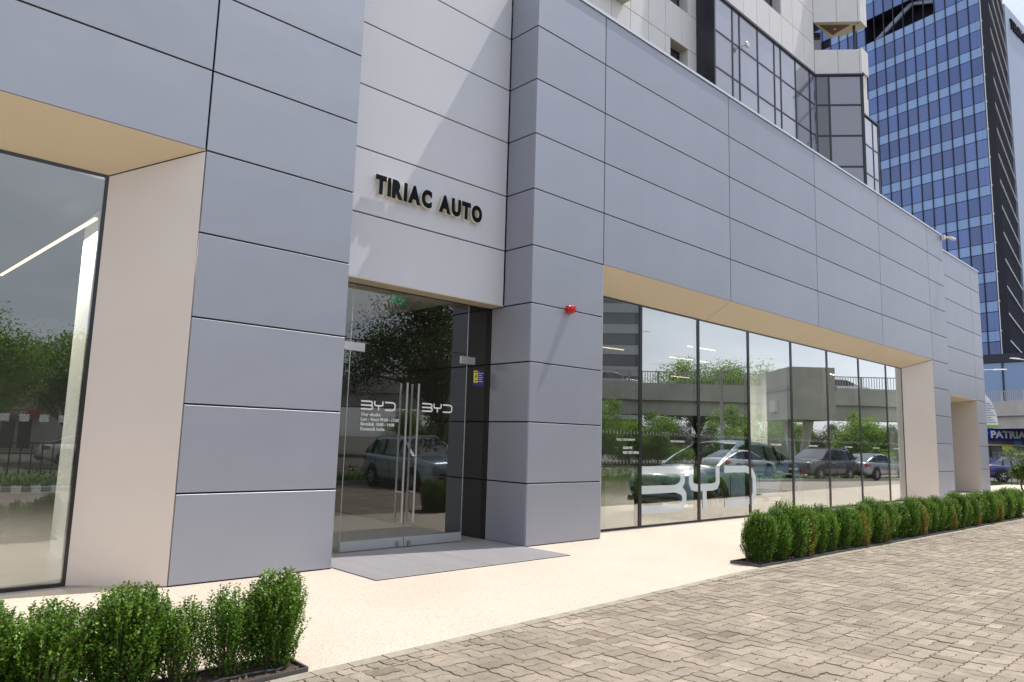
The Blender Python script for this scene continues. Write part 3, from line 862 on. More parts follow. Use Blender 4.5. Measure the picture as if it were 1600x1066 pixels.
ex = thing('exit_sign', 'green emergency exit sign hanging behind the glass above the entrance doors', 'exit sign', (6.62, 2.0, 3.83))
MB().box(0, .33, 0, .02, .0, .16).build('sign_box', MT['green_sign'], ex)
MB().box(.03, .11, -.004, -.001, .03, .14).box(.14, .20, -.004, -.001, .06, .10).build('arrow', MT['white'], ex)
MB().poly([(.22, -.004, .03), (.25, -.004, .03), (.27, -.004, .07), (.30, -.004, .05), (.31, -.004, .07), (.27, -.004, .11), (.23, -.004, .12)]).build('running_figure', MT['white'], ex)
MB().tube((.16, .01, .16), (.16, .01, .21), .006).build('hanger', MT['steel'], ex)

# dealer sign: standoff letters
sg = thing('shop_sign', 'raised dark navy letters TIRIAC AUTO on the light wall above the entrance', 'sign', (5.33, .652, 5.06))
xx = 0.0
glyphs = []
for c_ in 'TIRIAC AUTO':
    if c_ == ' ':
        glyphs.append(None); continue
    me = text_mesh(c_, .40, .022, MT['lettercream'], bold=.026)
    ff = text_mesh(c_, .40, .0015, MT['navy'], bold=.026)
    x0_ = min(v.co.x for v in me.vertices); x1_ = max(v.co.x for v in me.vertices)
    y0_ = min(v.co.y for v in me.vertices); y1_ = max(v.co.y for v in me.vertices)
    k_ = .285 / (y1_ - y0_)
    for m_ in (me, ff):
        for v in m_.vertices:
            v.co.x = (v.co.x - x0_) * k_; v.co.y = (v.co.y - y0_) * k_
    glyphs.append((me, ff, (x1_ - x0_) * k_))
tot = sum(g[2] for g in glyphs if g)
GAP = .018
KX = (2.03 - .13 - 9 * GAP) / tot
glyphs = [g and (g[0], g[1], g[2] * KX) for g in glyphs]
for g in glyphs:
    if g:
        for m_ in g[:2]:
            for v in m_.vertices: v.co.x *= KX
for g in glyphs:
    if g is None:
        xx += .12; continue
    lt = ob('letter', g[0], sg, (xx, -.062, 0), (pi / 2, 0, 0))
    ob('letter_face', g[1], lt, (0, 0, .0245))
    for zz_ in (.05, .23):
        MB().tube((g[2] / 2, zz_, -.005), (g[2] / 2, zz_, -.062), .006).build('standoff_pin', MT['steel'], lt)
    xx += g[2] + GAP

# red alarm sounder
al = thing('alarm_sounder', 'small red alarm sounder fixed on the grey pillar right of the entrance', 'alarm', (8.84, 0, 3.80))
def lathe(prof, n=20):
    """profile of (r, y) turned round the y axis"""
    mb = MB()
    for r, y in prof:
        for i in range(n): mb.v.append((r * cos(2 * pi * i / n), y, r * sin(2 * pi * i / n)))
    for j in range(len(prof) - 1):
        for i in range(n):
            k = (i + 1) % n
            mb.f.append((j * n + i, j * n + k, (j + 1) * n + k, (j + 1) * n + i))
    return mb
bx_ = MB().box(-.06, .06, -.035, 0, -.06, .06).build('base', MT['red'], al)
lathe([(.07, -.035), (.074, -.06), (.066, -.068), (.066, -.12), (.055, -.135), (.0, -.138)]).build('horn', MT['red'], al)
lathe([(.03, -.136), (.03, -.15), (.0, -.152)]).build('beacon', MT['red_lens'], al)
# cctv camera on the far corner
cc = thing('security_camera', 'white security camera at the roof corner at the far end of the showroom front', 'camera', (29.13, -.02, 9.42))
MB().box(-.10, .05, -.10, 0, -.07, .09).build('bracket', MT['whiteplastic'], cc)
MB().tube((-.02, -.1, .02), (.16, -.22, 0), .035).build('arm', MT['whiteplastic'], cc)
MB().tube((.10, -.22, .0), (.34, -.30, -.03), .065, .06, n=12).build('housing', MT['whiteplastic'], cc)
MB().tube((.342, -.301, -.03), (.37, -.31, -.034), .05, .045, n=12).build('lens', MT['black'], cc)

# entrance mat: metal slats
mt = thing('entrance_mat', 'long metal-slatted entrance mat in front of the glass doors', 'mat', (4.70, -.93, 0))
MB().box(0, 3.26, 0, 1.85, -.004, .004).build('mat_base', MT['mat_base'], mt)
slm = MB().hexa([(0, 0, .004), (3.26, 0, .004), (3.26, .026, .004), (0, .026, .004)], [(0, .002, .0075), (3.26, .002, .0075), (3.26, .024, .0075), (0, .024, .0075)]).mesh('slat', MT['mat_metal'])
for i in range(36):
    ob('slat', slm, mt, (0.003 * (i % 2), .008 + i * .0512, 0))
# door side lobby floor (grey strip under the recess)
flat('threshold', [(XB, .02), (XC, .02), (XC, 1.02), (XB, 1.02)], -.0005, MT['inner_floor'])

# ------------------------------------------------------------------ planters and box hedge
def leaf(mb, p, d, up, l, w_):
    d = d.normalized(); s_ = d.cross(up)
    if s_.length < 1e-3: s_ = Vector((1, 0, 0))
    s_.normalize(); n = s_.cross(d)
    k = len(mb.v)
    m_ = p + d * (l * .5)
    mb.v += [tuple(p), tuple(m_ + s_ * w_ + n * (w_ * .35)), tuple(p + d * l), tuple(m_ - s_ * w_ + n * (w_ * .35))]
    mb.f.append((k, k + 1, k + 2, k + 3))

def shrub_meshes(h, r, nspr, seed, lean=0.0, dens=1.0, base_r=.05):
    rnd = random.Random(seed)
    lv, tp, st = MB(), MB(), MB()
    lobes = [(rnd.uniform(0, 2 * pi), rnd.uniform(.55, 1.0), rnd.uniform(.80, 1.05)) for _ in range(6)]
    for s_ in range(nspr):
        an = rnd.uniform(0, 2 * pi)
        kr = math.sqrt(rnd.random())
        lf = 1.0; hf = 1.0
        for (la, lr, lh) in lobes:
            c_ = max(0, cos(an - la)) ** 4
            lf = lf * (1 - c_ * .35 * (1 - lr)); hf = hf * (1 - c_ * (1 - lh))
        R0 = r * kr * lf
        zt = h * hf * (1 - .22 * kr ** 3) * rnd.uniform(.84, 1.04)
        start = rnd.choice([0.04, .15, .3, .45]) * h if kr > .5 else .3 * h
        p = Vector((cos(an) * (base_r + (R0 - base_r) * .62), sin(an) * (base_r + (R0 - base_r) * .62), start))
        tgt = Vector((cos(an) * R0 + rnd.gauss(0, .012), sin(an) * R0 + rnd.gauss(0, .012), start + (zt - start) * (1.0 if kr < .8 else rnd.uniform(.25, 1.0))))
        tgt.z = min(tgt.z, zt)
        ax = (tgt - p); ln = ax.length; ax.normalize()
        if ln < .05: continue
        cur = Vector((0, 0, 0)) ; prev = p.copy(); steps = max(2, int(ln / .016 * dens))
        if rnd.random() < .14: st.tube((cos(an) * base_r * .5, sin(an) * base_r * .5, 0), p, .004, .003, n=4, cap=False); st.tube(p, tgt, .003, .0015, n=3, cap=False)
        for i in range(steps):
            k_ = i / steps
            q = p + ax * (ln * k_) + Vector((sin(k_ * 7 + an * 3), cos(k_ * 6 + an), 0)) * .008
            side = Vector((rnd.gauss(0, 1), rnd.gauss(0, 1), rnd.gauss(.2, .5)))
            side = side - ax * side.dot(ax)
            if side.length < .1: continue
            d = side.normalized() * .85 + ax * .65 + Vector((cos(an), sin(an), 0)) * .25
            tgt_mb = tp if (k_ > .82 and kr > .3 and rnd.random() < .45) else lv
            leaf(tgt_mb, q, d, Vector((rnd.gauss(0, .4), rnd.gauss(0, .4), 1)), rnd.uniform(.019, .030), rnd.uniform(.0075, .0115))
    for _ in range(7):
        a = rnd.uniform(0, 2 * pi); rr = base_r * rnd.uniform(.1, .9)
        st.tube((cos(a) * rr * .4, sin(a) * rr * .4, -.02), (cos(a) * r * .35, sin(a) * r * .35, h * .55), .007, .004, n=5, cap=False)
    return lv, tp, st

def make_shrub(label, loc, rz, meshes, group, sc=(1, 1, 1)):
    t_ = thing('box_shrub', label, 'shrub', loc, rz, group)
    t_.scale = sc
    ob('foliage', meshes[0], t_); ob('new_shoots', meshes[1], t_, kind='stuff'); ob('stem', meshes[2], t_)
    return t_

def smesh(args, mat='box'):
    lv, tp, st = shrub_meshes(*args)
    return (lv.mesh('foliage', MT[mat]), tp.mesh('new_shoots', MT['tip']), st.mesh('stem', MT['twig']))
big = [smesh((.70, .31, 720, 11)), smesh((.66, .31, 640, 12)), smesh((.66, .25, 300, 13, 0, .8)), smesh((.72, .25, 520, 14))]
# left planter
PL = thing('planter_bed', 'bare soil strip under the left box shrubs with thin metal edging', 'planter')
PL2 = None
def bed(par, x0, x1, ya, yb):
    n = 14
    mb = MB()
    for i in range(n):
        for j in range(3):
            pass
    gx, gy = 40, 6
    base = len(mb.v)
    for i in range(gx + 1):
        for j in range(gy + 1):
            x = x0 + (x1 - x0) * i / gx; y = ya(x) + (yb(x) - ya(x)) * j / gy
            e = 0 if (j in (0, gy) or i in (0, gx)) else 1
            mb.v.append((x, y, .004 + e * random.uniform(0, .022)))
    for i in range(gx):
        for j in range(gy):
            a = i * (gy + 1) + j
            mb.f.append((a, a + gy + 1, a + gy + 2, a + 1))
    mb.build('soil', MT['soil'], par)
    ed = MB()
    N_ = 12
    for i in range(N_):
        xa = x0 + (x1 - x0) * i / N_; xb = x0 + (x1 - x0) * (i + 1) / N_
        for fn in (ya, yb):
            ed.hexa([(xa, fn(xa) - .008, -.01), (xb, fn(xb) - .008, -.01), (xb, fn(xb) + .008, -.01), (xa, fn(xa) + .008, -.01)],
                    [(xa, fn(xa) - .008, .028), (xb, fn(xb) - .008, .028), (xb, fn(xb) + .008, .028), (xa, fn(xa) + .008, .028)])
    for xx in (x0, x1):
        ed.box(xx - .008, xx + .008, min(ya(xx), yb(xx)) + .009, max(ya(xx), yb(xx)) - .009, -.01, .028)
    ed.build('edging', MT['edging'], par)
    hs = MB()
    pts = []
    for i in range(40):
        x = x0 + .1 + (x1 - x0 - .2) * i / 39
        pts.append((x, ya(x) + .09 + .02 * sin(i * 1.3), .035 + .006 * sin(i * 2.1)))
    hs.path(pts, .009, 6); hs.build('irrigation_hose', MT['hose'], par)
    cl = MB()
    for _ in range(int((x1 - x0) * 45)):
        x = random.uniform(x0 + .03, x1 - .03); y = random.uniform(min(ya(x), yb(x)) + .03, max(ya(x), yb(x)) - .03); s_ = random.uniform(.005, .016)
        cl.hexa([(x - s_, y - s_, .01), (x + s_, y - s_ * .7, .01), (x + s_ * .8, y + s_, .01), (x - s_, y + s_ * .8, .01)],
                [(x - s_ * .6, y - s_ * .5, .01 + s_ * 1.4), (x + s_ * .5, y - s_ * .5, .01 + s_ * 1.2), (x + s_ * .5, y + s_ * .5, .01 + s_ * 1.5), (x - s_ * .5, y + s_ * .4, .01 + s_)])
    cl.build('soil_clods', MT['twig'], par, kind='stuff')
bed(PL, -1.2, 2.60, lambda x: edge_y(x) + .012, lambda x: edge_y(x) + .40)
PR = thing('planter_bed', 'long soil strip under the box hedge in front of the big window with metal edging', 'planter')
bed(PR, 9.42, 23.2, lambda x: edge_y(x) + .012, lambda x: edge_y(x) + .46)
lab = {0: 'box shrub at the right end of the left planter, nearest the entrance', 1: 'loose second box shrub from the right in the left planter with bare stems showing',
       2: 'thin see-through box shrub in the middle of the left planter', 3: 'dense broad box shrub left of the thin see-through one',
       4: 'box shrub half cut by the lower left corner of the picture', 5: 'leftmost box shrub at the edge of the picture'}
LS = [(2.44, -3.10, 3, 1.0), (2.16, -3.06, 2, .98), (1.80, -3.06, 2, .90), (1.50, -3.02, 0, 1.0), (1.06, -3.06, 1, .98), (.72, -3.02, 0, .98), (.2, -3.1, 1, 1.0)]
for i, (x, y, v, s_) in enumerate(LS):
    lb = lab.get(i, 'box shrub beyond the left edge of the picture')
    make_shrub(lb, (x, y, .01), random.uniform(0, 6.28), big[v], 'box shrubs in the left planter', (s_, s_, s_ * .92))
med = [smesh((.70, .30, 700, 21 + i)) for i in range(4)]
yel = smesh((.60, .15, 170, 31), 'boxyellow')
x = 9.80; i = 0
NX = 0
ordn = ['first', 'second', 'third', 'fourth', 'fifth', 'sixth', 'seventh', 'eighth', 'ninth', 'tenth', 'eleventh', 'twelfth', 'thirteenth', 'fourteenth', 'fifteenth', 'sixteenth', 'seventeenth', 'eighteenth', 'nineteenth', 'twentieth']
yi = 0
pos = []
while x < 23.0:
    pos.append(x); x += random.uniform(.37, .45)
for i, x in enumerate(pos):
    s_ = random.uniform(.90, 1.04)
    if i in (2, 9): s_ = 1.08
    def name_of(i):
        tens = ['', '', 'twenty', 'thirty']
        if i < 20: return ordn[i]
        return tens[(i + 1) // 10] + ('-' + ordn[(i + 1) % 10 - 1] if (i + 1) % 10 else 'th').replace('twentyth', 'twentieth')
    nm = name_of(i).replace('thirtyth', 'thirtieth')
    make_shrub(f'green box shrub, {nm} from the left in the right hedge', (x, edge_y(x) + .23 + random.uniform(-.03, .03), .01), random.uniform(0, 6.28), med[(i * 3) % 4], 'box shrubs in the long right hedge', (s_ * 1.0, s_ * 1.0, s_ * random.uniform(1.0, 1.09)))
for j, x in enumerate((10.9, 12.9, 13.7, 15.6, 17.3, 18.9, 20.6)):
    make_shrub(f'yellowed dry box shrub, {ordn[j]} yellow patch from the left in the right hedge', (x, edge_y(x) + .09, .01), j * 1.3, yel, 'yellowed shrubs in the long right hedge', (1, 1, random.uniform(.95, 1.12)))
# small litter: bottle caps in the beds
for x, y, m_, lb in ((2.5, edge_y(2.5) + .14, 'red', 'red bottle cap on the soil at the right end of the left planter'), (10.35, edge_y(10.35) + .07, 'red', 'red bottle cap beside the right hedge'), (10.45, edge_y(10.4) + .07, 'skinblue', 'blue bottle cap beside the right hedge')):
    o = MB().tube((0, 0, 0), (0, .01, .018), .016, n=12).build('bottle_cap', MT[m_], None, (x, y, .025))
    o['label'] = lb; o['category'] = 'bottle cap'

# ------------------------------------------------------------------ residential block behind
RB = thing('apartment_block', 'pale panelled apartment block with dark glazed bay rising behind the showroom', 'building')
YW, YB = 10.5, 9.5
def rpanel(x0, x1, z0, z1, y=YW):
    ob('facade_panel', panel_mesh(x1 - x0, z1 - z0, .04, MT['resi'], ch=.006, gap=.012), RB, (x0, y, z0))
def rwindow(x0, x1, z0, z1, y, par=RB):
    d = .55
    wn = ob('window', None, par)
    MB().box(x0, x1, y + d, y + d + .05, z0, z1).build('window_glass', MT['bayglass'], wn)
    f = MB().box(x0, x1, y + d - .04, y + d - .002, z1 - .08, z1).box(x0, x0 + .07, y + d - .04, y + d - .002, z0, z1 - .08).box(x1 - .07, x1, y + d - .04, y + d - .002, z0, z1 - .08)
    mid_ = (x0 + x1) / 2
    f.box(mid_ - .04, mid_ + .04, y + d - .04, y + d - .002, z0, z1 - .08); f.build('window_frame', MT['bayframe'], wn)
    MB().box(x0 - .02, x1 + .02, y + .02, y + d, z1 + .002, z1 + .03).build('window_head', MT['resi_soffit'], wn)
    MB().box(x1 + .002, x1 + .03, y + .02, y + d, z0, z1).box(x0 - .03, x0 - .002, y + .02, y + d, z0, z1).build('window_reveal', MT['resi'], wn)
z = 9.45
cols = [29.44 - 1.335 * k for k in range(0, 12)][::-1]
winx = {(27.2, 28.7), (20.5, 22.0)}
zr = [15.15, 17.05, 18.95, 20.85, 22.75, 24.65, 26.55]
MB().box(cols[0], 27.19, YW + .045, YW + .4, 9, 27).box(28.71, 29.44, YW + .045, YW + .4, 9, 27).box(27.19, 28.71, YW + .045, YW + .4, 20.86, 22.74).box(27.19, 28.71, YW + .045, YW + .4, 9, 18.94).box(27.19, 28.71, YW + .045, YW + .4, 24.66, 27).build('wall', MT['backing'], RB)
for zi, (z0, z1) in enumerate(zip(zr, zr[1:])):
    isw = zi in (2, 4)
    for a, b_ in zip(cols, cols[1:]):
        if isw and b_ > 27.2 and a < 28.7:
            if a < 27.19: rpanel(a, 27.2, z0, z1)
            if b_ > 28.71: rpanel(28.7, b_, z0, z1)
        else: rpanel(a, b_, z0, z1)
rwindow(27.2, 28.7, 18.95, 20.85, YW); rwindow(27.2, 28.7, 22.75, 24.65, YW)
# projecting balcony end seen above the roof line at far left of the block
MB().box(22.0, 23.6, YW - .6, YW + .03, 20.9, 22.1).build('balcony', MT['resi_soffit'], RB)
# glazed bay
X0b, X1b = 29.44, 40.70
bay = ob('glazed_bay', None, RB)
MB().box(X0b - .02, X0b + .10, YB - .02, YW + .3, 12, 30).build('bay_side', MT['bayframe'], bay)
bm = [29.54, 31.2, 31.9, 33.78, 35.63, 36.38, 38.17, 40.0, 40.68]
rows_ = [12.35, 14.25, 16.15, 18.05, 19.96, 21.88, 23.78]
for z0, z1 in zip(rows_, rows_[1:]):
    for a, b_ in zip(bm, bm[1:]):
        MB().box(a + .05, b_ - .05, YB + .03, YB + .06, z0 + .05, z1 - .05).build('bay_pane', MT['bayglass_sky'], bay)
f = MB()
for a in bm[1:-1]: f.box(a - .05, a + .05, YB, YB + .1, 12.35, 23.72)
for z0 in rows_[:-1]:
    for a, b_ in zip(bm, bm[1:]): f.box(a + .052, b_ - .052, YB + .01, YB + .09, z0 - .045, z0 + .045)
f.box(X0b + .1, X1b, YB - .06, YB + .1, 23.73, 23.86)
f.build('bay_frame', MT['bayframe'], bay)
MB().box(X0b + .1, X1b, YB + .11, YB + .2, 12, 23.7).build('bay_back', MT['inner_dark'], bay)
# white storeys over the bay
cx_ = [29.55 + 1.395 * i for i in range(9)]
for a, b_ in zip(cx_, cx_[1:]):
    b2 = min(b_, 40.7)
    rpanel(a, b2, 23.87, 25.75, YB)
    if not (33.7 <= a < 36.4 or a > 90): rpanel(a, b2, 25.75, 27.7, YB)
    rpanel(a, b2, 27.7, 29.6, YB); rpanel(a, b2, 29.6, 31.5, YB)
rwindow(33.74, 36.52, 25.76, 27.69, YB)
MB().box(29.5, 33.7, YB + .045, YB + .4, 23.87, 31.5).box(36.56, 40.7, YB + .045, YB + .4, 23.87, 31.5).box(33.7, 36.56, YB + .045, YB + .4, 23.87, 25.74).box(33.7, 36.56, YB + .045, YB + .4, 27.71, 31.5).build('wall', MT['backing'], RB)
# diagonal face and right return
P2 = Vector((40.72, 9.5, 0)); P3 = Vector((42.55, 7.47, 0))
d45 = (P3 - P2).normalized(); L45 = (P3 - P2).length
a45 = math.atan2(d45.y, d45.x)
dg = ob('diagonal_bay', None, RB, tuple(P2), (0, 0, a45))   # local x along the face, -y outwards
rr_ = [12.35, 14.25, 16.15, 18.05, 19.96, 21.88, 23.72]
for z0, z1 in zip(rr_, rr_[1:]):
    MB().box(.10, .72, .03, .06, z0 + .06, z1 - .06).build('bay_pane', MT['bayglass'], dg)
    MB().box(.86, L45 - .12, .03, .06, z0 + .06, z1 - .06).build('bay_pane', MT['bayglass_sky'], dg)
f = MB().box(0, .09, 0, .1, 12, 23.7).box(.73, .85, 0, .1, 12, 23.7).box(L45 - .11, L45 + .04, -.02, .1, 12, 23.7)
for z0 in rr_[:-1]: f.box(.092, .728, .005, .09, z0 - .05, z0 + .05).box(.852, L45 - .112, .005, .09, z0 - .05, z0 + .05)
f.box(-.02, L45 + .1, -.08, .1, 23.71, 23.82); f.build('bay_frame', MT['bayframe'], dg)
def dband(z0, z1):
    for a, b_ in ((0, L45 * .5), (L45 * .5, L45 - .12), (L45 - .12, L45 + .02)):
        ob('facade_panel', panel_mesh(b_ - a, z1 - z0, .04, MT['resi'], ch=.006, gap=.010), dg, (a, 0, z0))
dband(23.85, 25.40); dband(27.18, 29.0); dband(29.0, 30.8)
MB().box(.02, L45 - .02, .045, .3, 23.85, 25.38).box(.02, L45 - .02, .045, .3, 27.2, 30.8).build('wall', MT['backing'], dg)
# balcony soffit with brown triangular ceiling
MB().poly([(0, .05, 27.19), (L45, .05, 27.19), (L45 * .62, 1.9, 27.19)][::-1]).build('balcony_soffit', MT['resi_soffit'], dg)
MB().poly([(.45, .32, 27.17), (L45 - .45, .32, 27.17), (L45 * .60, 1.45, 27.17)][::-1]).build('balcony_ceiling', MT['brown'], dg)
MB().box(.05, .75, 1.0, 1.05, 25.4, 27.1).build('window_glass', MT['bayglass'], dg)
MB().tube((L45 * .55, .7, 27.12), (L45 * .55, .7, 27.16), .06, n=10).build('ceiling_light', MT['whiteplastic'], dg)
# parts round the corner, parallel to the front
rt = ob('right_return', None, RB)
X3, Y3 = P3.x, P3.y
def rrow(x0, x1, z0, z1, y, n):
    for i in range(n):
        a = x0 + (x1 - x0) * i / n; b_ = x0 + (x1 - x0) * (i + 1) / n
        ob('facade_panel', panel_mesh(b_ - a, z1 - z0, .04, MT['resi'], ch=.006, gap=.010), rt, (a, y, z0))
rrow(X3 + .02, X3 + 1.05, 24.0, 25.55, Y3, 2); rrow(X3 + .02, X3 + 1.05, 27.25, 30.5, Y3, 2)
MB().box(X3 + .02, X3 + 1.03, Y3 + .045, Y3 + 1.6, 24.0, 25.5).box(X3 + .02, X3 + 1.03, Y3 + .045, Y3 + 1.6, 27.27, 30.5).build('balcony', MT['resi_soffit'], rt)
MB().tube((X3 + .35, Y3 + .5, 25.5), (X3 + .35, Y3 + .5, 27.3), .08, n=8).build('balcony_post', MT['bayframe'], rt)
rrow(X3 + .02, X3 + .98, 21.36, 22.55, Y3 + .05, 1)
MB().box(X3 + .0, X3 + .96, Y3 + .1, Y3 + 2, 21.36, 24.0).build('wall', MT['resi'], rt)
for z0, z1 in ((12.5, 14.2), (14.2, 15.95), (15.95, 17.72), (17.72, 19.5), (19.5, 21.25)):
    for a, b_ in ((X3 + .02, X3 + 1.35), (X3 + 1.35, X3 + 2.15)):
        MB().box(a + .04, b_ - .04, Y3 + .03, Y3 + .06, z0 + .04, z1 - .04).build('bay_pane', MT['bayglass_sky'], rt)
f = MB()
for a in (X3 + 1.35, X3 + 2.19): f.box(a - .04, a + .04, Y3, Y3 + .1, 12.5, 21.25)
for z0 in (14.2, 15.95, 17.72, 19.5): f.box(X3 + .02, X3 + 1.308, Y3 + .005, Y3 + .09, z0 - .035, z0 + .035).box(X3 + 1.392, X3 + 2.148, Y3 + .005, Y3 + .09, z0 - .035, z0 + .035)
f.box(X3, X3 + 2.25, Y3 - .05, Y3 + .1, 21.26, 21.34); f.build('bay_frame', MT['bayframe'], rt)
MB().box(X3 + .0, X3 + 2.2, Y3 + .12, Y3 + 2.2, 12, 21.2).build('bay_back', MT['inner_dark'], rt)
MB().box(17, 42.5, 12.5, 22, 9.3, 34).build('block_core', MT['resi'], RB)
# floodlight on the bay
fl = thing('floodlight', 'small pale floodlight fixed on the dark glazed bay of the apartment block', 'lamp', (32.0, 9.42, 21.95))
MB().tube((0, .05, 0), (0, -.18, .02), .03).build('arm', MT['whiteplastic'], fl)
lathe([(.0, -.2), (.15, -.22), (.17, -.30), (.12, -.34), (0, -.345)], 12).build('lamp_head', MT['whiteplastic'], fl)

# ------------------------------------------------------------------ blue glass tower
TW = thing('office_tower', 'tall blue glass office tower with dark louvred side at the right', 'building', (107.28, 15.6, 0))
ta = radians(10)
ul = Vector((sin(ta), cos(ta), 0)); nl = Vector((-cos(ta), sin(ta), 0))      # along the left face, outward normal
rotl = math.atan2(-ul.y, -ul.x)
# local frame of the left face: x runs towards the corner, -y outwards
face = ob('glass_face', None, TW, tuple(ul * 40), (0, 0, rotl))
PH = 3.87
lev = [44.24 + PH * k for k in range(-8, 10)]
CW = 1.46
vm_ = MB().box(.05, CW - .05, 0.02, .08, .05, 2.42).mesh('vision_pane', MT['tower_vision'])
spm = MB().box(.05, CW - .05, 0.02, .08, 2.52, PH - .05).mesh('spandrel', MT['tower_spandrel'])
rest = MB()
for li, z0 in enumerate(lev):
    for k in range(27):
        x0 = 40 - CW * (k + 1)
        void = (4 <= k <= 10 and 60 < z0 < 67)
        if void: continue
        if k < 15:
            ob('vision_pane', vm_, face, (x0, 0, z0)); ob('spandrel', spm, face, (x0, 0, z0))
        else:
            rest.box(x0 + .05, x0 + CW - .05, .02, .08, z0 + .05, z0 + 2.42)
rest.build('far_panes', MT['tower_vision'], face, kind='stuff')
f = MB()
for k in range(28):
    x0 = 40 - CW * k
    f.box(x0 - .05, x0 + .04, -.12, .10, lev[0], lev[-1] + PH)
f.build('mullions', MT['tower_frame'], face)
f = MB()
for z0 in lev: f.box(0, 39.8, .0, .12, z0 - .04, z0 + .04)
f.build('floor_lines', MT['tower_frame'], face)
MB().box(39.95, 40.06, -.1, .1, lev[0], lev[-1] + PH).build('corner_trim', MT['tower_trim'], face)
cb = MB()
zv = [z for z in lev if 60 < z < 67]
for z0 in [z for z in lev]:
    if z0 in zv:
        cb.box(0, 40 - CW * 11, .12, 3, z0, z0 + PH).box(40 - CW * 4, 39.9, .12, 3, z0, z0 + PH)
    else: cb.box(0, 39.9, .12, 3, z0, z0 + PH)
cb.build('core', MT['tower_dark'], face)
MB().box(40 - CW * 11, 40 - CW * 4, 2.8, 3, zv[0], zv[-1] + PH).build('void_back', MT['tower_dark'], face)
tr_ = MB()
xa, xb = 40 - CW * 10.8, 40 - CW * 6.5
tr_.tube((xa, 1.2, zv[0]), (xb, 1.2, zv[-1] + PH), .35, n=6).tube((xb, 1.2, zv[-1] + PH), (40 - CW * 4.2, 1.2, zv[0] + 2.5), .3, n=6)
tr_.build('truss', MT['tower_side'], face)
# diagonal braces seen through the glass are left to the panes' tone; louvred face
a83 = radians(83); u83 = Vector((sin(a83), cos(a83), 0))
lf_ = ob('louvred_face', None, TW, (0, 0, 0), (0, 0, math.atan2(u83.y, u83.x)))
MB().box(.2, 36, .5, .6, lev[0], lev[-1] + PH).build('back_wall', MT['tower_dark'], lf_)
sl_ = MB()
for i in range(46):
    x0 = .5 + i * .77
    sl_.box(x0, x0 + .16, .0, .45, lev[0], lev[-1] + PH)
sl_.build('louvers', MT['tower_louver'], lf_, kind='stuff')
for z0 in lev: MB().box(0.1, 36.1, -.12, .3, z0 - .07, z0 + .07).build('ledge', MT['tower_trim'], lf_)
K1 = u83 * 36
a94 = radians(94); u94 = Vector((sin(a94), cos(a94), 0))
sd = ob('side_wing', None, TW, tuple(K1), (0, 0, math.atan2(u94.y, u94.x)))
MB().box(.1, 21.5, -.2, 20, 8, 80.5).build('wing', MT['tower_side'], sd)
text('TELEKOM', 2.4, (2.2, -.35, 76.8), MT['tower_dark'], sd, name='roof_sign', depth=.12, bold=.05, xs=.95)
# podium and ledge at the foot
pd = ob('podium', None, TW)
MB().box(-8, 40, -6, 38, 12.2, 13.2).build('podium_roof', MT['tower_frame'], pd)
MB().box(-7.8, 39, -5.8, 36, 5, 12.15).build('podium_glass', MT['podium'], pd)
f = MB()
for i in range(10): f.box(-7.95, -7.8, -5.8 + i * 4, -5.65 + i * 4, 5, 12.15)
for i in range(10): f.box(-7.8 + i * 4.6, -7.65 + i * 4.6, -5.95, -5.8, 5, 12.15)
f.build('podium_mullions', MT['tower_frame'], pd)
f = MB()
for i in range(60): f.box(-7 + i * .5, -6.9 + i * .5, -5.9, -5.85, 13.2, 14.6)
f.box(-7.2, 23, -5.92, -5.84, 14.6, 14.7); f.build('roof_fence', MT['railing'], pd, kind='stuff')

# ------------------------------------------------------------------ viaduct
VP_ = [(-25, -98), (10, -64), (46.7, -29.3), (64, -13), (80, 6.5), (96, 32), (112, 60)]
VD = thing('viaduct', 'concrete road viaduct crossing at the right edge, mirrored in the windows', 'bridge')
def strip(pl, off0, off1, z0, z1, name, mat, par=VD, kind=None):
    """ribbon box along the polyline between two lateral offsets"""
    mb = MB(); L_ = []
    for i, p in enumerate(pl):
        p = Vector(p)
        d1 = (Vector(pl[i]) - Vector(pl[i - 1])).normalized() if i else (Vector(pl[1]) - Vector(pl[0])).normalized()
        d2 = (Vector(pl[i + 1]) - Vector(pl[i])).normalized() if i < len(pl) - 1 else d1
        d = (d1 + d2).normalized(); n = Vector((d.y, -d.x))
        L_.append((p + n * off0, p + n * off1))
    for (a, b_), (c, d) in zip(L_, L_[1:]):
        mb.hexa([(a.x, a.y, z0), (b_.x, b_.y, z0), (d.x, d.y, z0), (c.x, c.y, z0)], [(a.x, a.y, z1), (b_.x, b_.y, z1), (d.x, d.y, z1), (c.x, c.y, z1)])
    return mb.build(name, mat, par, kind=kind)
strip(VP_, 0, 9, 5.5, 6.1, 'deck', MT['concrete'])
strip(VP_, -.15, .15, 5.2, 6.62, 'parapet', MT['concrete'])
strip(VP_, 8.9, 9.2, 5.2, 6.62, 'parapet', MT['concrete'])
strip(VP_, .16, .8, 4.0, 5.49, 'girder', MT['concrete'])
strip(VP_, 1.6, 7.6, 4.2, 5.49, 'girder', MT['concrete_dark'])
strip(VP_, -.04, .04, 7.55, 7.62, 'handrail', MT['railing'])
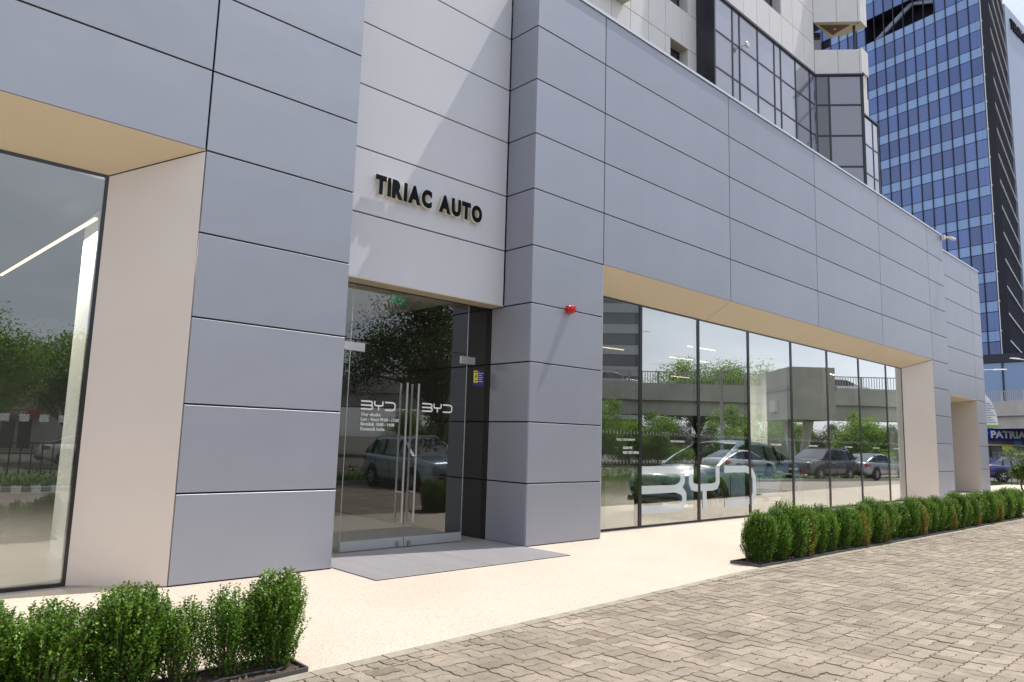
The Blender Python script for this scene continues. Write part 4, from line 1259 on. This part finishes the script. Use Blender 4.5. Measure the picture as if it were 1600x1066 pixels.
# posts and bars of the railing
rb = MB(); posts = MB()
acc = 0
for (a, b_) in zip(VP_[1:], VP_[2:]):
    a, b_ = Vector(a), Vector(b_); L_ = (b_ - a).length; d = (b_ - a) / L_
    s_ = 0
    while s_ < L_:
        p = a + d * s_
        rb.box(p.x - .02, p.x + .02, p.y - .02, p.y + .02, 6.62, 7.56); s_ += .22
        if int(s_ / 2.4) != int((s_ - .22) / 2.4):
            posts.box(p.x - .07, p.x + .07, p.y - .07, p.y + .07, 6.62, 7.6)
rb.build('railing_bars', MT['railing'], VD, kind='stuff'); posts.build('railing_posts', MT['railing'], VD, kind='stuff')
for (x, y) in ((30, -50), (45, -35.5), (59, -22), (74.5, -6.5), (88, 10), (99, 29)):
    pr_ = MB().tube((x, y, -.1), (x - 1.6, y - 1.5, 4.2), .35, .5, n=10).tube((x, y, -.1), (x + 1.6, y + 1.5, 4.2), .35, .5, n=10)
    pr_.build('pier', MT['concrete'], VD)

# ------------------------------------------------------------------ cars
def wheel_meshes():
    tm = lathe([(.20, -.10), (.30, -.115), (.335, -.10), (.345, -.05), (.345, .05), (.335, .10), (.30, .115), (.20, .10)], 28).mesh('tyre', MT['tyre'], True)
    rm = lathe([(.235, -.075), (.215, -.10), (.19, -.085), (.19, .05)], 24)
    for i in range(5):
        a = 2 * pi * i / 5
        for da in (-.14, .14):
            c0, s0 = cos(a + da * .3), sin(a + da * .3); c1, s1 = cos(a + da), sin(a + da)
            rm.tube((c0 * .03, -.085, s0 * .03), (c1 * .20, -.095, s1 * .20), .020, .016, n=5)
    rm.tube((0, -.105, 0), (0, .0, 0), .055, .06, n=12)
    bk = lathe([(.0, -.03), (.2, -.03)], 20)
    return tm, rm.mesh('rim', MT['rim']), bk.mesh('brake_disc', MT['trim'])
TYM, RIM, BRK = wheel_meshes()

STYLES = {
 'suv': dict(body=[(2.36, .66, .40, .80), (2.28, .84, .30, .93), (2.0, .91, .24, 1.00), (1.55, .935, .22, 1.05), (1.05, .94, .22, 1.10), (.4, .945, .22, 1.08), (-.6, .945, .22, 1.10), (-1.4, .95, .23, 1.13), (-2.0, .93, .26, 1.14), (-2.28, .86, .32, 1.10), (-2.38, .70, .45, .98)],
             gh=[(1.18, .84, 1.08, None), (.95, .85, 1.24, .72), (.35, .86, 1.60, .66), (-.3, .86, 1.66, .66), (-1.1, .86, 1.65, .66), (-1.8, .84, 1.58, .63), (-2.1, .82, 1.36, .66), (-2.26, .80, 1.12, None)], wb=(1.40, -1.38), wr=1.04, pill=(.25, -.75, -1.7)),
 'sedan': dict(body=[(2.42, .62, .36, .66), (2.34, .82, .26, .76), (2.05, .90, .20, .84), (1.6, .925, .18, .90), (1.0, .93, .18, .96), (.3, .935, .18, .96), (-.6, .935, .18, .98), (-1.4, .935, .19, 1.00), (-2.0, .91, .24, 1.02), (-2.34, .84, .32, .98), (-2.44, .66, .44, .86)],
             gh=[(1.20, .82, .95, None), (.85, .83, 1.14, .70), (.25, .83, 1.40, .60), (-.35, .83, 1.46, .60), (-.95, .82, 1.42, .60), (-1.5, .80, 1.24, .62), (-2.0, .74, 1.02, None)], wb=(1.46, -1.42), wr=.98, pill=(.1, -.75, -1.3)),
}
def make_car(label, style, paint, loc, rz, group=None, lights=True, cat='car', name='parked_car', plate='B 123 ABC'):
    S = STYLES[style]
    c = thing(name, label, cat, loc, rz, group)
    mb = MB(); n = 0
    ring = lambda hw, zl, zt: [(0, zl), (hw * .80, zl), (hw * .965, zl + .10), (hw, zl + (zt - zl) * .38), (hw * .985, zl + (zt - zl) * .72), (hw * .93, zt - .05), (hw * .80, zt), (0, zt + .035)]
    for (x, hw, zl, zt) in S['body']:
        r = ring(hw, zl, zt)
        full = r + [(-a, b_) for a, b_ in r[-2:0:-1]]
        n = len(full)
        mb.v += [(x, a, b_) for a, b_ in full]
    ns_ = len(S['body'])
    for i in range(ns_ - 1):
        for j in range(n):
            k = (j + 1) % n
            mb.f.append((i * n + j, i * n + k, (i + 1) * n + k, (i + 1) * n + j))
    mb.f.append(tuple(range(n))[::-1]); mb.f.append(tuple((ns_ - 1) * n + j for j in range(n)))
    body = mb.build('body', paint, c, smooth=True)
    md_ = body.modifiers.new('sub', 'SUBSURF'); md_.levels = 2; md_.render_levels = 2
    # greenhouse
    G = S['gh']; gl, rf = MB(), MB()
    sec = []
    for (x, hb, z_, ht) in G:
        if ht is None: sec.append([(x, hb, z_ - .02), (x, hb, z_ - .01), (x, hb * .9, z_ + .0), (x, 0, z_ + .02)])
        else:
            zb = S['body'][4][3] - .04
            k_ = min(1, max(.0, (z_ - zb) / .5))
            sec.append([(x, hb, zb), (x, hb + (ht + .05 - hb) * k_ * .92, zb + (z_ - zb) * .86), (x, ht, z_ - .012), (x, 0, z_ + .02)])
    for a, b_ in zip(sec, sec[1:]):
        slope = abs(a[3][2] - b_[3][2]) > .10
        for s_ in (1, -1):
            for q in range(3):
                p = [a[q], a[q + 1], b_[q + 1], b_[q]]
                p = [(u[0], u[1] * s_, u[2]) for u in p]
                tgt = gl if (q == 0 or (q == 2 and slope)) else rf
                tgt.quad(*p)
    gl.build('windows', MT['carglass'], c); rf.build('roof', paint, c)
    pl = MB()
    zb = S['body'][4][3] - .02
    for xx in S['pill']:
        top = max(z_ for _, _, z_, _ in G) - .09
        for s_ in (1, -1): pl.tube((xx, s_ * (.865 if style == 'suv' else .84), zb), (xx - (.0 if xx > -1 else -.15), s_ * (.725 if style == 'suv' else .665), top), .03, .03, n=5)
    pl.build('pillar', MT['trim'], c)
    hw = .94
    for wx in S['wb']:
        for s_ in (1, -1):
            w_ = ob('wheel', None, c, (wx, s_ * (hw - .085), .345), (0, 0, 0 if s_ < 0 else pi))
            ob('tyre', TYM, w_); ob('rim', RIM, w_); ob('brake_disc', BRK, w_)
            ar = MB(); q = 20
            for i in range(q):
                a0, a1 = pi * i / q, pi * (i + 1) / q
                ar.quad((wx + cos(a0) * .35, s_ * (hw + .006), .34 + sin(a0) * .35), (wx + cos(a1) * .35, s_ * (hw + .006), .34 + sin(a1) * .35), (wx + cos(a1) * .42, s_ * (hw + .006), .34 + sin(a1) * .42), (wx + cos(a0) * .42, s_ * (hw + .006), .34 + sin(a0) * .42))
            for i in range(q):
                a0, a1 = 2 * pi * i / q, 2 * pi * (i + 1) / q
                k = len(ar.v); ar.v += [(wx, s_ * (hw + .002), .34), (wx + cos(a0) * .37, s_ * (hw + .002), .34 + sin(a0) * .37), (wx + cos(a1) * .37, s_ * (hw + .002), .34 + sin(a1) * .37)]; ar.f.append((k, k + 1, k + 2))
            ar.build('wheel_arch', MT['trim'], c)
    zt = S['body'][1][3]; nx = S['body'][0][0]; tx = S['body'][-1][0]
    for s_ in (1, -1):
        hl = MB().hexa([(nx - .06, s_ * .45, zt - .17), (nx - .30, s_ * .86, zt - .15), (nx - .38, s_ * .80, zt - .10), (nx - .2, s_ * .45, zt - .1)],
                       [(nx - .05, s_ * .45, zt - .08), (nx - .26, s_ * .865, zt - .03), (nx - .42, s_ * .82, zt - .0), (nx - .2, s_ * .45, zt - .04)])
        hl.build('headlight', MT['lens'], c)
        tl = MB().hexa([(tx + .03, s_ * .40, zt - .05), (tx + .10, s_ * .85, zt - .07), (tx + .40, s_ * .94, zt - .02), (tx + .2, s_ * .4, zt - .05)],
                       [(tx + .03, s_ * .40, zt + .05), (tx + .10, s_ * .86, zt + .13), (tx + .38, s_ * .93, zt + .09), (tx + .2, s_ * .4, zt + .05)])
        tl.build('tail_light', MT['red_lens'], c)
        mr_ = MB().hexa([(.92, s_ * .93, zt + .10), (.80, s_ * .93, zt + .10), (.78, s_ * 1.10, zt + .11), (.90, s_ * 1.10, zt + .11)], [(.93, s_ * .93, zt + .22), (.80, s_ * .93, zt + .23), (.78, s_ * 1.10, zt + .24), (.88, s_ * 1.10, zt + .23)])
        mr_.build('wing_mirror', paint, c)
        for xx in (.15, -.95): MB().box(xx, xx + .2, s_ * .945 - .012, s_ * .945 + .012, zt - .09, zt - .06).build('door_handle', MT['chrome'], c)
        ln_ = MB()
        for xx in (.98, -.15, -1.15): ln_.box(xx, xx + .008, s_ * .945 - .004, s_ * .945 + .006, .34, zt - .01)
        ln_.build('door_gap', MT['trim'], c)
        MB().box(-1.0, 1.0, s_ * .93 - .02, s_ * .93 + .03, .20, .29).build('sill_trim', MT['chrome' if style == 'sedan' else 'trim'], c)
    MB().box(nx - .10, nx + .015, -.62, .62, .42, .50).box(nx - .10, nx + .012, -.55, .55, .54, .60).build('grille', MT['trim'], c)
    MB().box(nx - .14, nx + .03, -.70, .70, .24, .33).build('bumper', MT['chrome'], c)
    MB().box(nx - .05, nx + .026, -.26, .26, .505, .535 + .07).build('licence_plate', MT['plate'], c)
    MB().box(tx - .02, tx + .1, -.26, .26, .68, .79).build('licence_plate', MT['plate'], c)
    MB().box(tx - .03, tx + .2, -.72, .72, .28, .42).build('rear_bumper', MT['trim'], c)
    if style == 'suv':
        rr = MB()
        for s_ in (1, -1): rr.path([(.2, s_ * .64, 1.64), (0, s_ * .64, 1.70), (-1.5, s_ * .64, 1.69), (-1.8, s_ * .62, 1.61)], .018, 6)
        rr.build('roof_rail', MT['chrome'], c)
    return c
P_blue = carpaint('paint_steel_blue', (0.32, 0.40, 0.48)); P_dark = carpaint('paint_graphite', (0.035, 0.04, 0.055)); P_silver = carpaint('paint_silver', (0.38, 0.40, 0.44))
P_navy = carpaint('paint_navy', (0.02, 0.03, 0.16)); P_light = pm('paint_sky_blue', (0.46, 0.60, 0.88), rough=0.3, metal=0.0, coat=1.0); P_white = carpaint('paint_white', (0.7, 0.7, 0.7))
make_car('steel blue parked suv mirrored in the entrance door, nose towards the building', 'suv', P_blue, (14.1, -9.3, -.05), pi / 2 + .12)
make_car('graphite parked suv beside the steel blue one, mirrored in the entrance door', 'suv', P_dark, (17.1, -8.9, -.05), pi / 2 + .1)
make_car('dark grey parked suv with red tail lights mirrored in the long window', 'suv', P_dark, (39.2, -8.0, -.04), pi + .14)
make_car('silver parked saloon mirrored at the right of the long window', 'sedan', P_silver, (43.9, -7.0, -.04), .1)
make_car('white parked saloon mirrored behind the showroom column', 'sedan', P_white, (37.2, -11.6, -.04), .1)
make_car('sky blue fastback on show inside the long window', 'sedan', P_light, (17.0, 1.98, 0), pi - .0, name='display_car').scale = (1.24, 1.0, 1.2)
make_car('dark show car standing deeper in the showroom behind the blue one', 'suv', P_dark, (13.0, 7.0, 0), .5, name='display_car')
make_car('navy blue hatchback parked under the viaduct at the right edge', 'sedan', P_navy, (51.1, 2.9, -.02), radians(-42))
make_car('silver car driving on the viaduct deck, mirrored in the second window pane', 'suv', P_silver, (50.0, -31.0, 6.1), radians(45), name='passing_car')
make_car('white car driving on the viaduct deck, mirrored near the right end of the window', 'suv', P_white, (65.5, -17.5, 6.1), radians(50), name='passing_car')

# ------------------------------------------------------------------ trees
def tree_meshes(h, cr, cz, nl, seed, lsize=.09, clumps=34, trunk_r=.16, gap=.55, hang=0.0):
    rnd = random.Random(seed)
    tr_ = MB(); lv = MB()
    pts = [Vector((0, 0, -.1))]
    for i in range(1, 5): pts.append(Vector((rnd.gauss(0, .12), rnd.gauss(0, .12), cz * .8 * i / 4)))
    for i in range(4): tr_.tube(pts[i], pts[i + 1], trunk_r * (1 - i * .13), trunk_r * (1 - (i + 1) * .13), n=9, cap=False)
    top = pts[-1]
    for c in range(clumps):
        th = rnd.uniform(0, 2 * pi); ph = math.acos(rnd.uniform(-.75, 1)); rr = rnd.uniform(gap, 1.0)
        cp = Vector((cr * rr * sin(ph) * cos(th), cr * rr * sin(ph) * sin(th), cz + (h - cz) * rr * cos(ph)))
        mid_ = top.lerp(cp, .5) + Vector((0, 0, -.2 * cr * .3))
        st_ = pts[rnd.choice([2, 3, 4])]
        tr_.tube(st_, mid_, trunk_r * .38, trunk_r * .22, n=6, cap=False); tr_.tube(mid_, cp, trunk_r * .22, trunk_r * .07, n=5, cap=False)
        cs = cr * rnd.uniform(.22, .40)
        for s_ in range(5):
            e = cp + Vector((rnd.gauss(0, cs * .7), rnd.gauss(0, cs * .7), rnd.gauss(-hang * cs, cs * .5)))
            tr_.tube(cp, e, trunk_r * .06, .006, n=3, cap=False)
        for _ in range(int(nl / clumps)):
            v = Vector((rnd.gauss(0, 1), rnd.gauss(0, 1), rnd.gauss(0, .75)))
            v = v.normalized() * cs * (rnd.random() ** .45) * rnd.uniform(.7, 1.25)
            p = cp + v; p.z -= hang * cs * rnd.random()
            leaf(lv, p, Vector((rnd.gauss(0, 1), rnd.gauss(0, 1), rnd.gauss(-.4, .6))), Vector((rnd.gauss(0, .5), rnd.gauss(0, .5), 1)), lsize * rnd.uniform(.7, 1.3), lsize * rnd.uniform(.25, .4))
    return tr_.mesh('trunk', MT['bark'], True), lv
def tree(name, label, loc, rz, ms, group, s=1.0, cat='tree'):
    t_ = thing(name, label, cat, loc, rz, group); t_.scale = (s, s, s)
    ob('trunk', ms[0], t_); ob('crown', ms[1], t_)
    return t_
def tm(mat, *a, **k):
    tr_, lv = tree_meshes(*a, **k); return tr_, lv.mesh('crown', MT[mat])
T_near = tm('leaf', 7.6, 3.4, 5.0, 26000, 41, lsize=.12, clumps=46, trunk_r=.2, gap=.4, hang=.5)
T_mid = tm('leaf_bright', 6.6, 3.1, 4.0, 20000, 42, lsize=.14, clumps=40, trunk_r=.17, gap=.35)
T_low = tm('leaf_bright', 4.6, 2.8, 1.9, 14000, 43, lsize=.15, clumps=34, trunk_r=.1, gap=.2)
tree('street_tree', 'dark overhanging tree beside the parked suvs, mirrored in the entrance glass', (17.6, -13.0, 0), 0, T_near, None)
wl = ['left', 'middle', 'right', 'far left', 'near left', 'rear']
for i, (x, y, s_) in enumerate(((3.4, -28, 1.0), (8.5, -31, .95), (-2.5, -30, 1.05), (13.5, -34, 1.0), (6.0, -37, .92))):
    tree('street_tree', f'leafy green tree mirrored in the left window, number of trees from the left {i + 1}' if False else ['leafy tree mirrored at the left edge of the left window', 'leafy tree mirrored beside the reveal of the left window', 'leafy tree outside the picture to the left of the lawn', 'leafy tree behind the lawn mirrored between window and door', 'leafy tree standing furthest back behind the lawn'][i], (x, y, 0), i * 1.1, T_mid, 'trees behind the lawn', s_)
rowlab = ['first', 'second', 'third', 'fourth', 'fifth', 'sixth', 'seventh', 'eighth', 'ninth', 'tenth', 'eleventh', 'twelfth', 'thirteenth']
k = 0
for i in range(13):
    s_ = i / 12
    x = 33 + 32 * s_; y = -36.5 + 25.5 * s_
    tree('low_tree', f'bright green low tree, {rowlab[i]} from the left in the mirrored row', (x + random.gauss(0, .6), y + random.gauss(0, .6), 0), random.uniform(0, 6), T_low, 'low trees along the viaduct', random.uniform(.9, 1.1))
for i in range(14):
    s_ = (i + .5) / 14
    x = 40 + 36 * s_; y = -41.5 + 33.5 * s_
    tree('low_tree', f'bright green low tree under the viaduct, {(rowlab + ["fourteenth"])[i]} from the left in the mirrored rear row', (x + random.gauss(0, .6), y + random.gauss(0, .6), 0), random.uniform(0, 6), T_low, 'low trees under the viaduct', random.uniform(.8, .9))
for i, (x, y) in enumerate(((62, -30), (66, -27))):
    tree('street_tree', ['tree crown showing over the viaduct railing, left one', 'tree crown showing over the viaduct railing, right one'][i], (x, y, 0), i, T_mid, 'trees beyond the viaduct', 1.5)
# shrub at the right edge of the picture
S_right = tm('shrubleaf', 1.9, .95, .95, 9000, 51, lsize=.075, clumps=26, trunk_r=.04, gap=.15)
tree('roadside_shrub', 'loose light green shrub at the right edge of the picture beyond the hedge', (36.6, -.55, 0), 0, S_right, None, 1.0, 'shrub')

# ------------------------------------------------------------------ street furniture and far buildings
def lamp_post(label, loc, rz, h, arms, arm=1.3, group=None):
    t_ = thing('street_lamp', label, 'street lamp', loc, rz, group)
    MB().tube((0, 0, 0), (0, 0, h), .12, .08, n=10).build('pole', MT['railing'], t_)
    for s_ in arms:
        MB().path([(0, 0, h - .05), (s_ * arm * .5, 0, h + .12), (s_ * arm, 0, h + .2)], .045, 6).build('arm', MT['lamp_white'], t_)
        MB().hexa([(s_ * arm * .9, -.12, h + .14), (s_ * (arm + .65), -.10, h + .2), (s_ * (arm + .65), .10, h + .2), (s_ * arm * .9, .12, h + .14)],
                  [(s_ * arm * .95, -.06, h + .26), (s_ * (arm + .6), -.05, h + .28), (s_ * (arm + .6), .05, h + .28), (s_ * arm * .95, .06, h + .26)]).build('lamp_head', MT['lamp_white'], t_)
    return t_
lamp_post('double-armed street lamp mirrored in the third pane of the long window', (40.3, -14.5, 0), radians(45), 6.3, (1, -1))
lamp_post('white single-armed street lamp just right of the far end of the showroom', (62.0, 9.2, 0), radians(-47), 7.75, (1,), 3.7)
lamp_post('thick grey mast cut by the right edge of the picture', (68.9, 5.2, 0), radians(137), 8.9, (1,), 1.0)
for (x, y, l_) in ((58, -34, 'slim lamp mast on the viaduct, left one'), (75.5, -14, 'slim lamp mast on the viaduct, right one')):
    lamp_post(l_ + ', mirrored in the window', (x, y, 6.1), 0, 6.5, (1,), 1.0)

# shop under the viaduct
SH = thing('bank_branch', 'shopfront with a bright blue PATRIA sign under the viaduct', 'shop', (84.2, 10.4, 0), radians(-47))
MB().box(-9, 9, .3, 4, -.1, 4.0).build('wall', MT['concrete_dark'], SH)
MB().box(-9, 9, -.05, .29, 2.95, 4.05).build('sign_board', MT['bluesign'], SH)
text('PATRIA', .94, (-1.7, -.07, 3.13), MT['white'], SH, name='sign_lettering', depth=.02, bold=.03, xs=1.05)
MB().poly([(-2.7, -.08, 3.55), (-2.3, -.08, 3.8), (-1.85, -.08, 3.6), (-2.05, -.08, 3.4), (-2.35, -.08, 3.3)]).poly([(-2.75, -.08, 3.4), (-2.55, -.08, 3.3), (-2.45, -.08, 3.15), (-2.65, -.08, 3.2)]).build('leaf_emblem', pm('emblem_green', (.05, .45, .38), rough=.5), SH)
for i in range(5):
    x0 = -8.6 + i * 3.5
    f_ = MB().box(x0, x0 + 3.2, .2, .29, .3, 2.3).build('shop_window', MT['poster'], SH)
    if i == 2:
        MB().box(x0 + .1, x0 + 1.9, .15, .19, .3, 1.8).build('poster', pm('grey_poster', (.22, .22, .24), rough=.6, var=.5, vscale=2), SH)
        MB().box(x0 + 1.0, x0 + 2.0, .10, .14, 2.0, 2.35).build('notice', MT['yellow'], SH)
        MB().box(x0 + 2.2, x0 + 2.9, .10, .14, 2.5, 2.9).build('notice', MT['skinblue'], SH)
MB().box(-9, 9, .1, .28, 2.35, 2.5).build('transom', MT['resi_soffit'], SH)

# sail banner
bn = thing('sail_banner', 'white feather flag with a green foot right behind the showroom corner', 'flag', (46.75, 3.25, 0), radians(-43))
mb = MB(); prof = [(3.18, 0, .78), (3.5, 0, .76), (3.9, 0, .68), (4.3, 0, .55), (4.6, 0, .40), (4.85, 0, .16)]
for (z0, a0, b0), (z1, a1, b1) in zip(prof, prof[1:]):
    mb.hexa([(a0, -.004, z0), (b0, -.004 + .05, z0), (b0, .004 + .05, z0), (a0, .004, z0)], [(a1, -.004, z1), (b1, -.004 + .05, z1), (b1, .004 + .05, z1), (a1, .004, z1)])
mb.build('cloth', MT['banner'], bn)
MB().hexa([(0, -.006, 3.02), (.78, .044, 3.02), (.78, .056, 3.02), (0, .006, 3.02)], [(0, -.006, 3.175), (.78, .044, 3.175), (.78, .056, 3.175), (0, .006, 3.175)]).build('green_foot', MT['bannergreen'], bn)
MB().tube((0, 0, 0), (0, 0, 4.95), .03, .015).build('pole', MT['whiteplastic'], bn)
mb = MB()
for i in range(9): mb.box(.12, .62 - (i % 3) * .12, -.012, -.008, 3.3 + i * .13, 3.34 + i * .13)
mb.build('printed_lines', MT['podium'], bn)
# low rail in front of the lawn strip at the far right
fc = thing('low_fence', 'low dark metal fence along the grass strip at the far right', 'fence', (43.6, 4.0, 0), radians(-43))
for i in range(40): MB().box(i * .3, i * .3 + .03, 0, .03, 0, .35).build('picket', MT['bayframe'], fc)
MB().box(0, 12, .005, .025, .352, .38).build('top_rail', MT['bayframe'], fc)

# fence on the lawn mirrored in the left window
fn = thing('white_fence', 'dark picket fence on the lawn mirrored in the left window', 'fence', (-4, -20.6, 0))
for i in range(60): MB().box(i * .32, i * .32 + .04, 0, .04, -.05, 1.0).build('picket', MT['bayframe'], fn)
MB().box(0, 19.2, .005, .035, 1.002, 1.05).build('top_rail', MT['bayframe'], fn)
# small shop building with red canopy
ks = thing('corner_shop', 'pale low shop with a rounded red canopy behind the lawn, mirrored in the left window', 'building', (5.5, -46.5, 0), radians(195))
MB().box(-8, 8, 0, 7, -.1, 3.2).build('wall', MT['render'], ks)
MB().box(-4.6, 1.0, -.6, -.02, 2.15, 2.62).build('canopy', MT['redband'], ks)
text('TEXTILE', .38, (-3.9, -.62, 2.24), MT['white'], ks, name='canopy_lettering', depth=.01, bold=.01)
for i in range(6): MB().box(-4.2 + i * .9, -3.5 + i * .9, -.05, -.02, .2, 2.0).build('shop_window', MT['poster'], ks)
MB().box(3, 6.5, -.05, -.02, .4, 2.0).build('shop_window', MT['poster'], ks)
make_car('white car parked beyond the picket fence, mirrored in the left window', 'sedan', P_white, (9.0, -26.5, -.05), .1)
# grey apartment slab behind the big tree
gb_ = thing('grey_slab_block', 'grey apartment slab mirrored behind the tree in the entrance glass', 'building', (33.5, -62, 0), radians(135))
MB().box(-9, 9, 0, 10, -.1, 9.5).build('wall', MT['render'], gb_)
for r_ in range(3):
    for i in range(8): MB().box(-8.2 + i * 2.1, -6.9 + i * 2.1, -.05, -.01, 1.2 + r_ * 2.8, 2.7 + r_ * 2.8).build('window', MT['office_glass'], gb_)
# reflected office tower
ot = thing('banded_office_tower', 'banded grey office tower mirrored in the first pane of the long window', 'building', (104.5, -70.5, 0), radians(138))
for i in range(14):
    z0 = i * 3.4
    MB().box(-.2, 16, 0, 16, z0 + 1.9, z0 + 3.4).build('spandrel_band', MT['office'], ot)
    MB().box(0, 15.8, .2, 15.8, z0, z0 + 1.898).build('window_band', MT['office_glass'], ot)
mb = MB()
for i in range(12): mb.box(1 + i * 1.3, 1.15 + i * 1.3, -.1, -.01, 0, 47)
mb.build('mullions', MT['office'], ot)
# raised concrete kiosk on slanting legs
kk = thing('raised_cabin', 'grey concrete cabin on slanting legs mirrored right of the showroom column', 'building', (48.6, -13.6, 0), radians(133))
MB().box(-2.7, 2.7, -1.5, 1.5, 3.45, 6.9).build('cabin', MT['concrete'], kk)
MB().box(-2.75, 2.75, -1.56, -1.51, 5.4, 5.7).box(-2.75, 2.75, 1.51, 1.56, 5.4, 5.7).build('trim_band', MT['render'], kk)
MB().box(-.5, .6, 1.51, 1.7, 4.0, 4.8).build('air_unit', MT['whiteplastic'], kk)
for s_ in (1, -1): MB().tube((s_ * .5, 0, -.1), (s_ * 1.9, 0, 3.44), .28, .34, n=8).build('leg', MT['concrete'], kk)
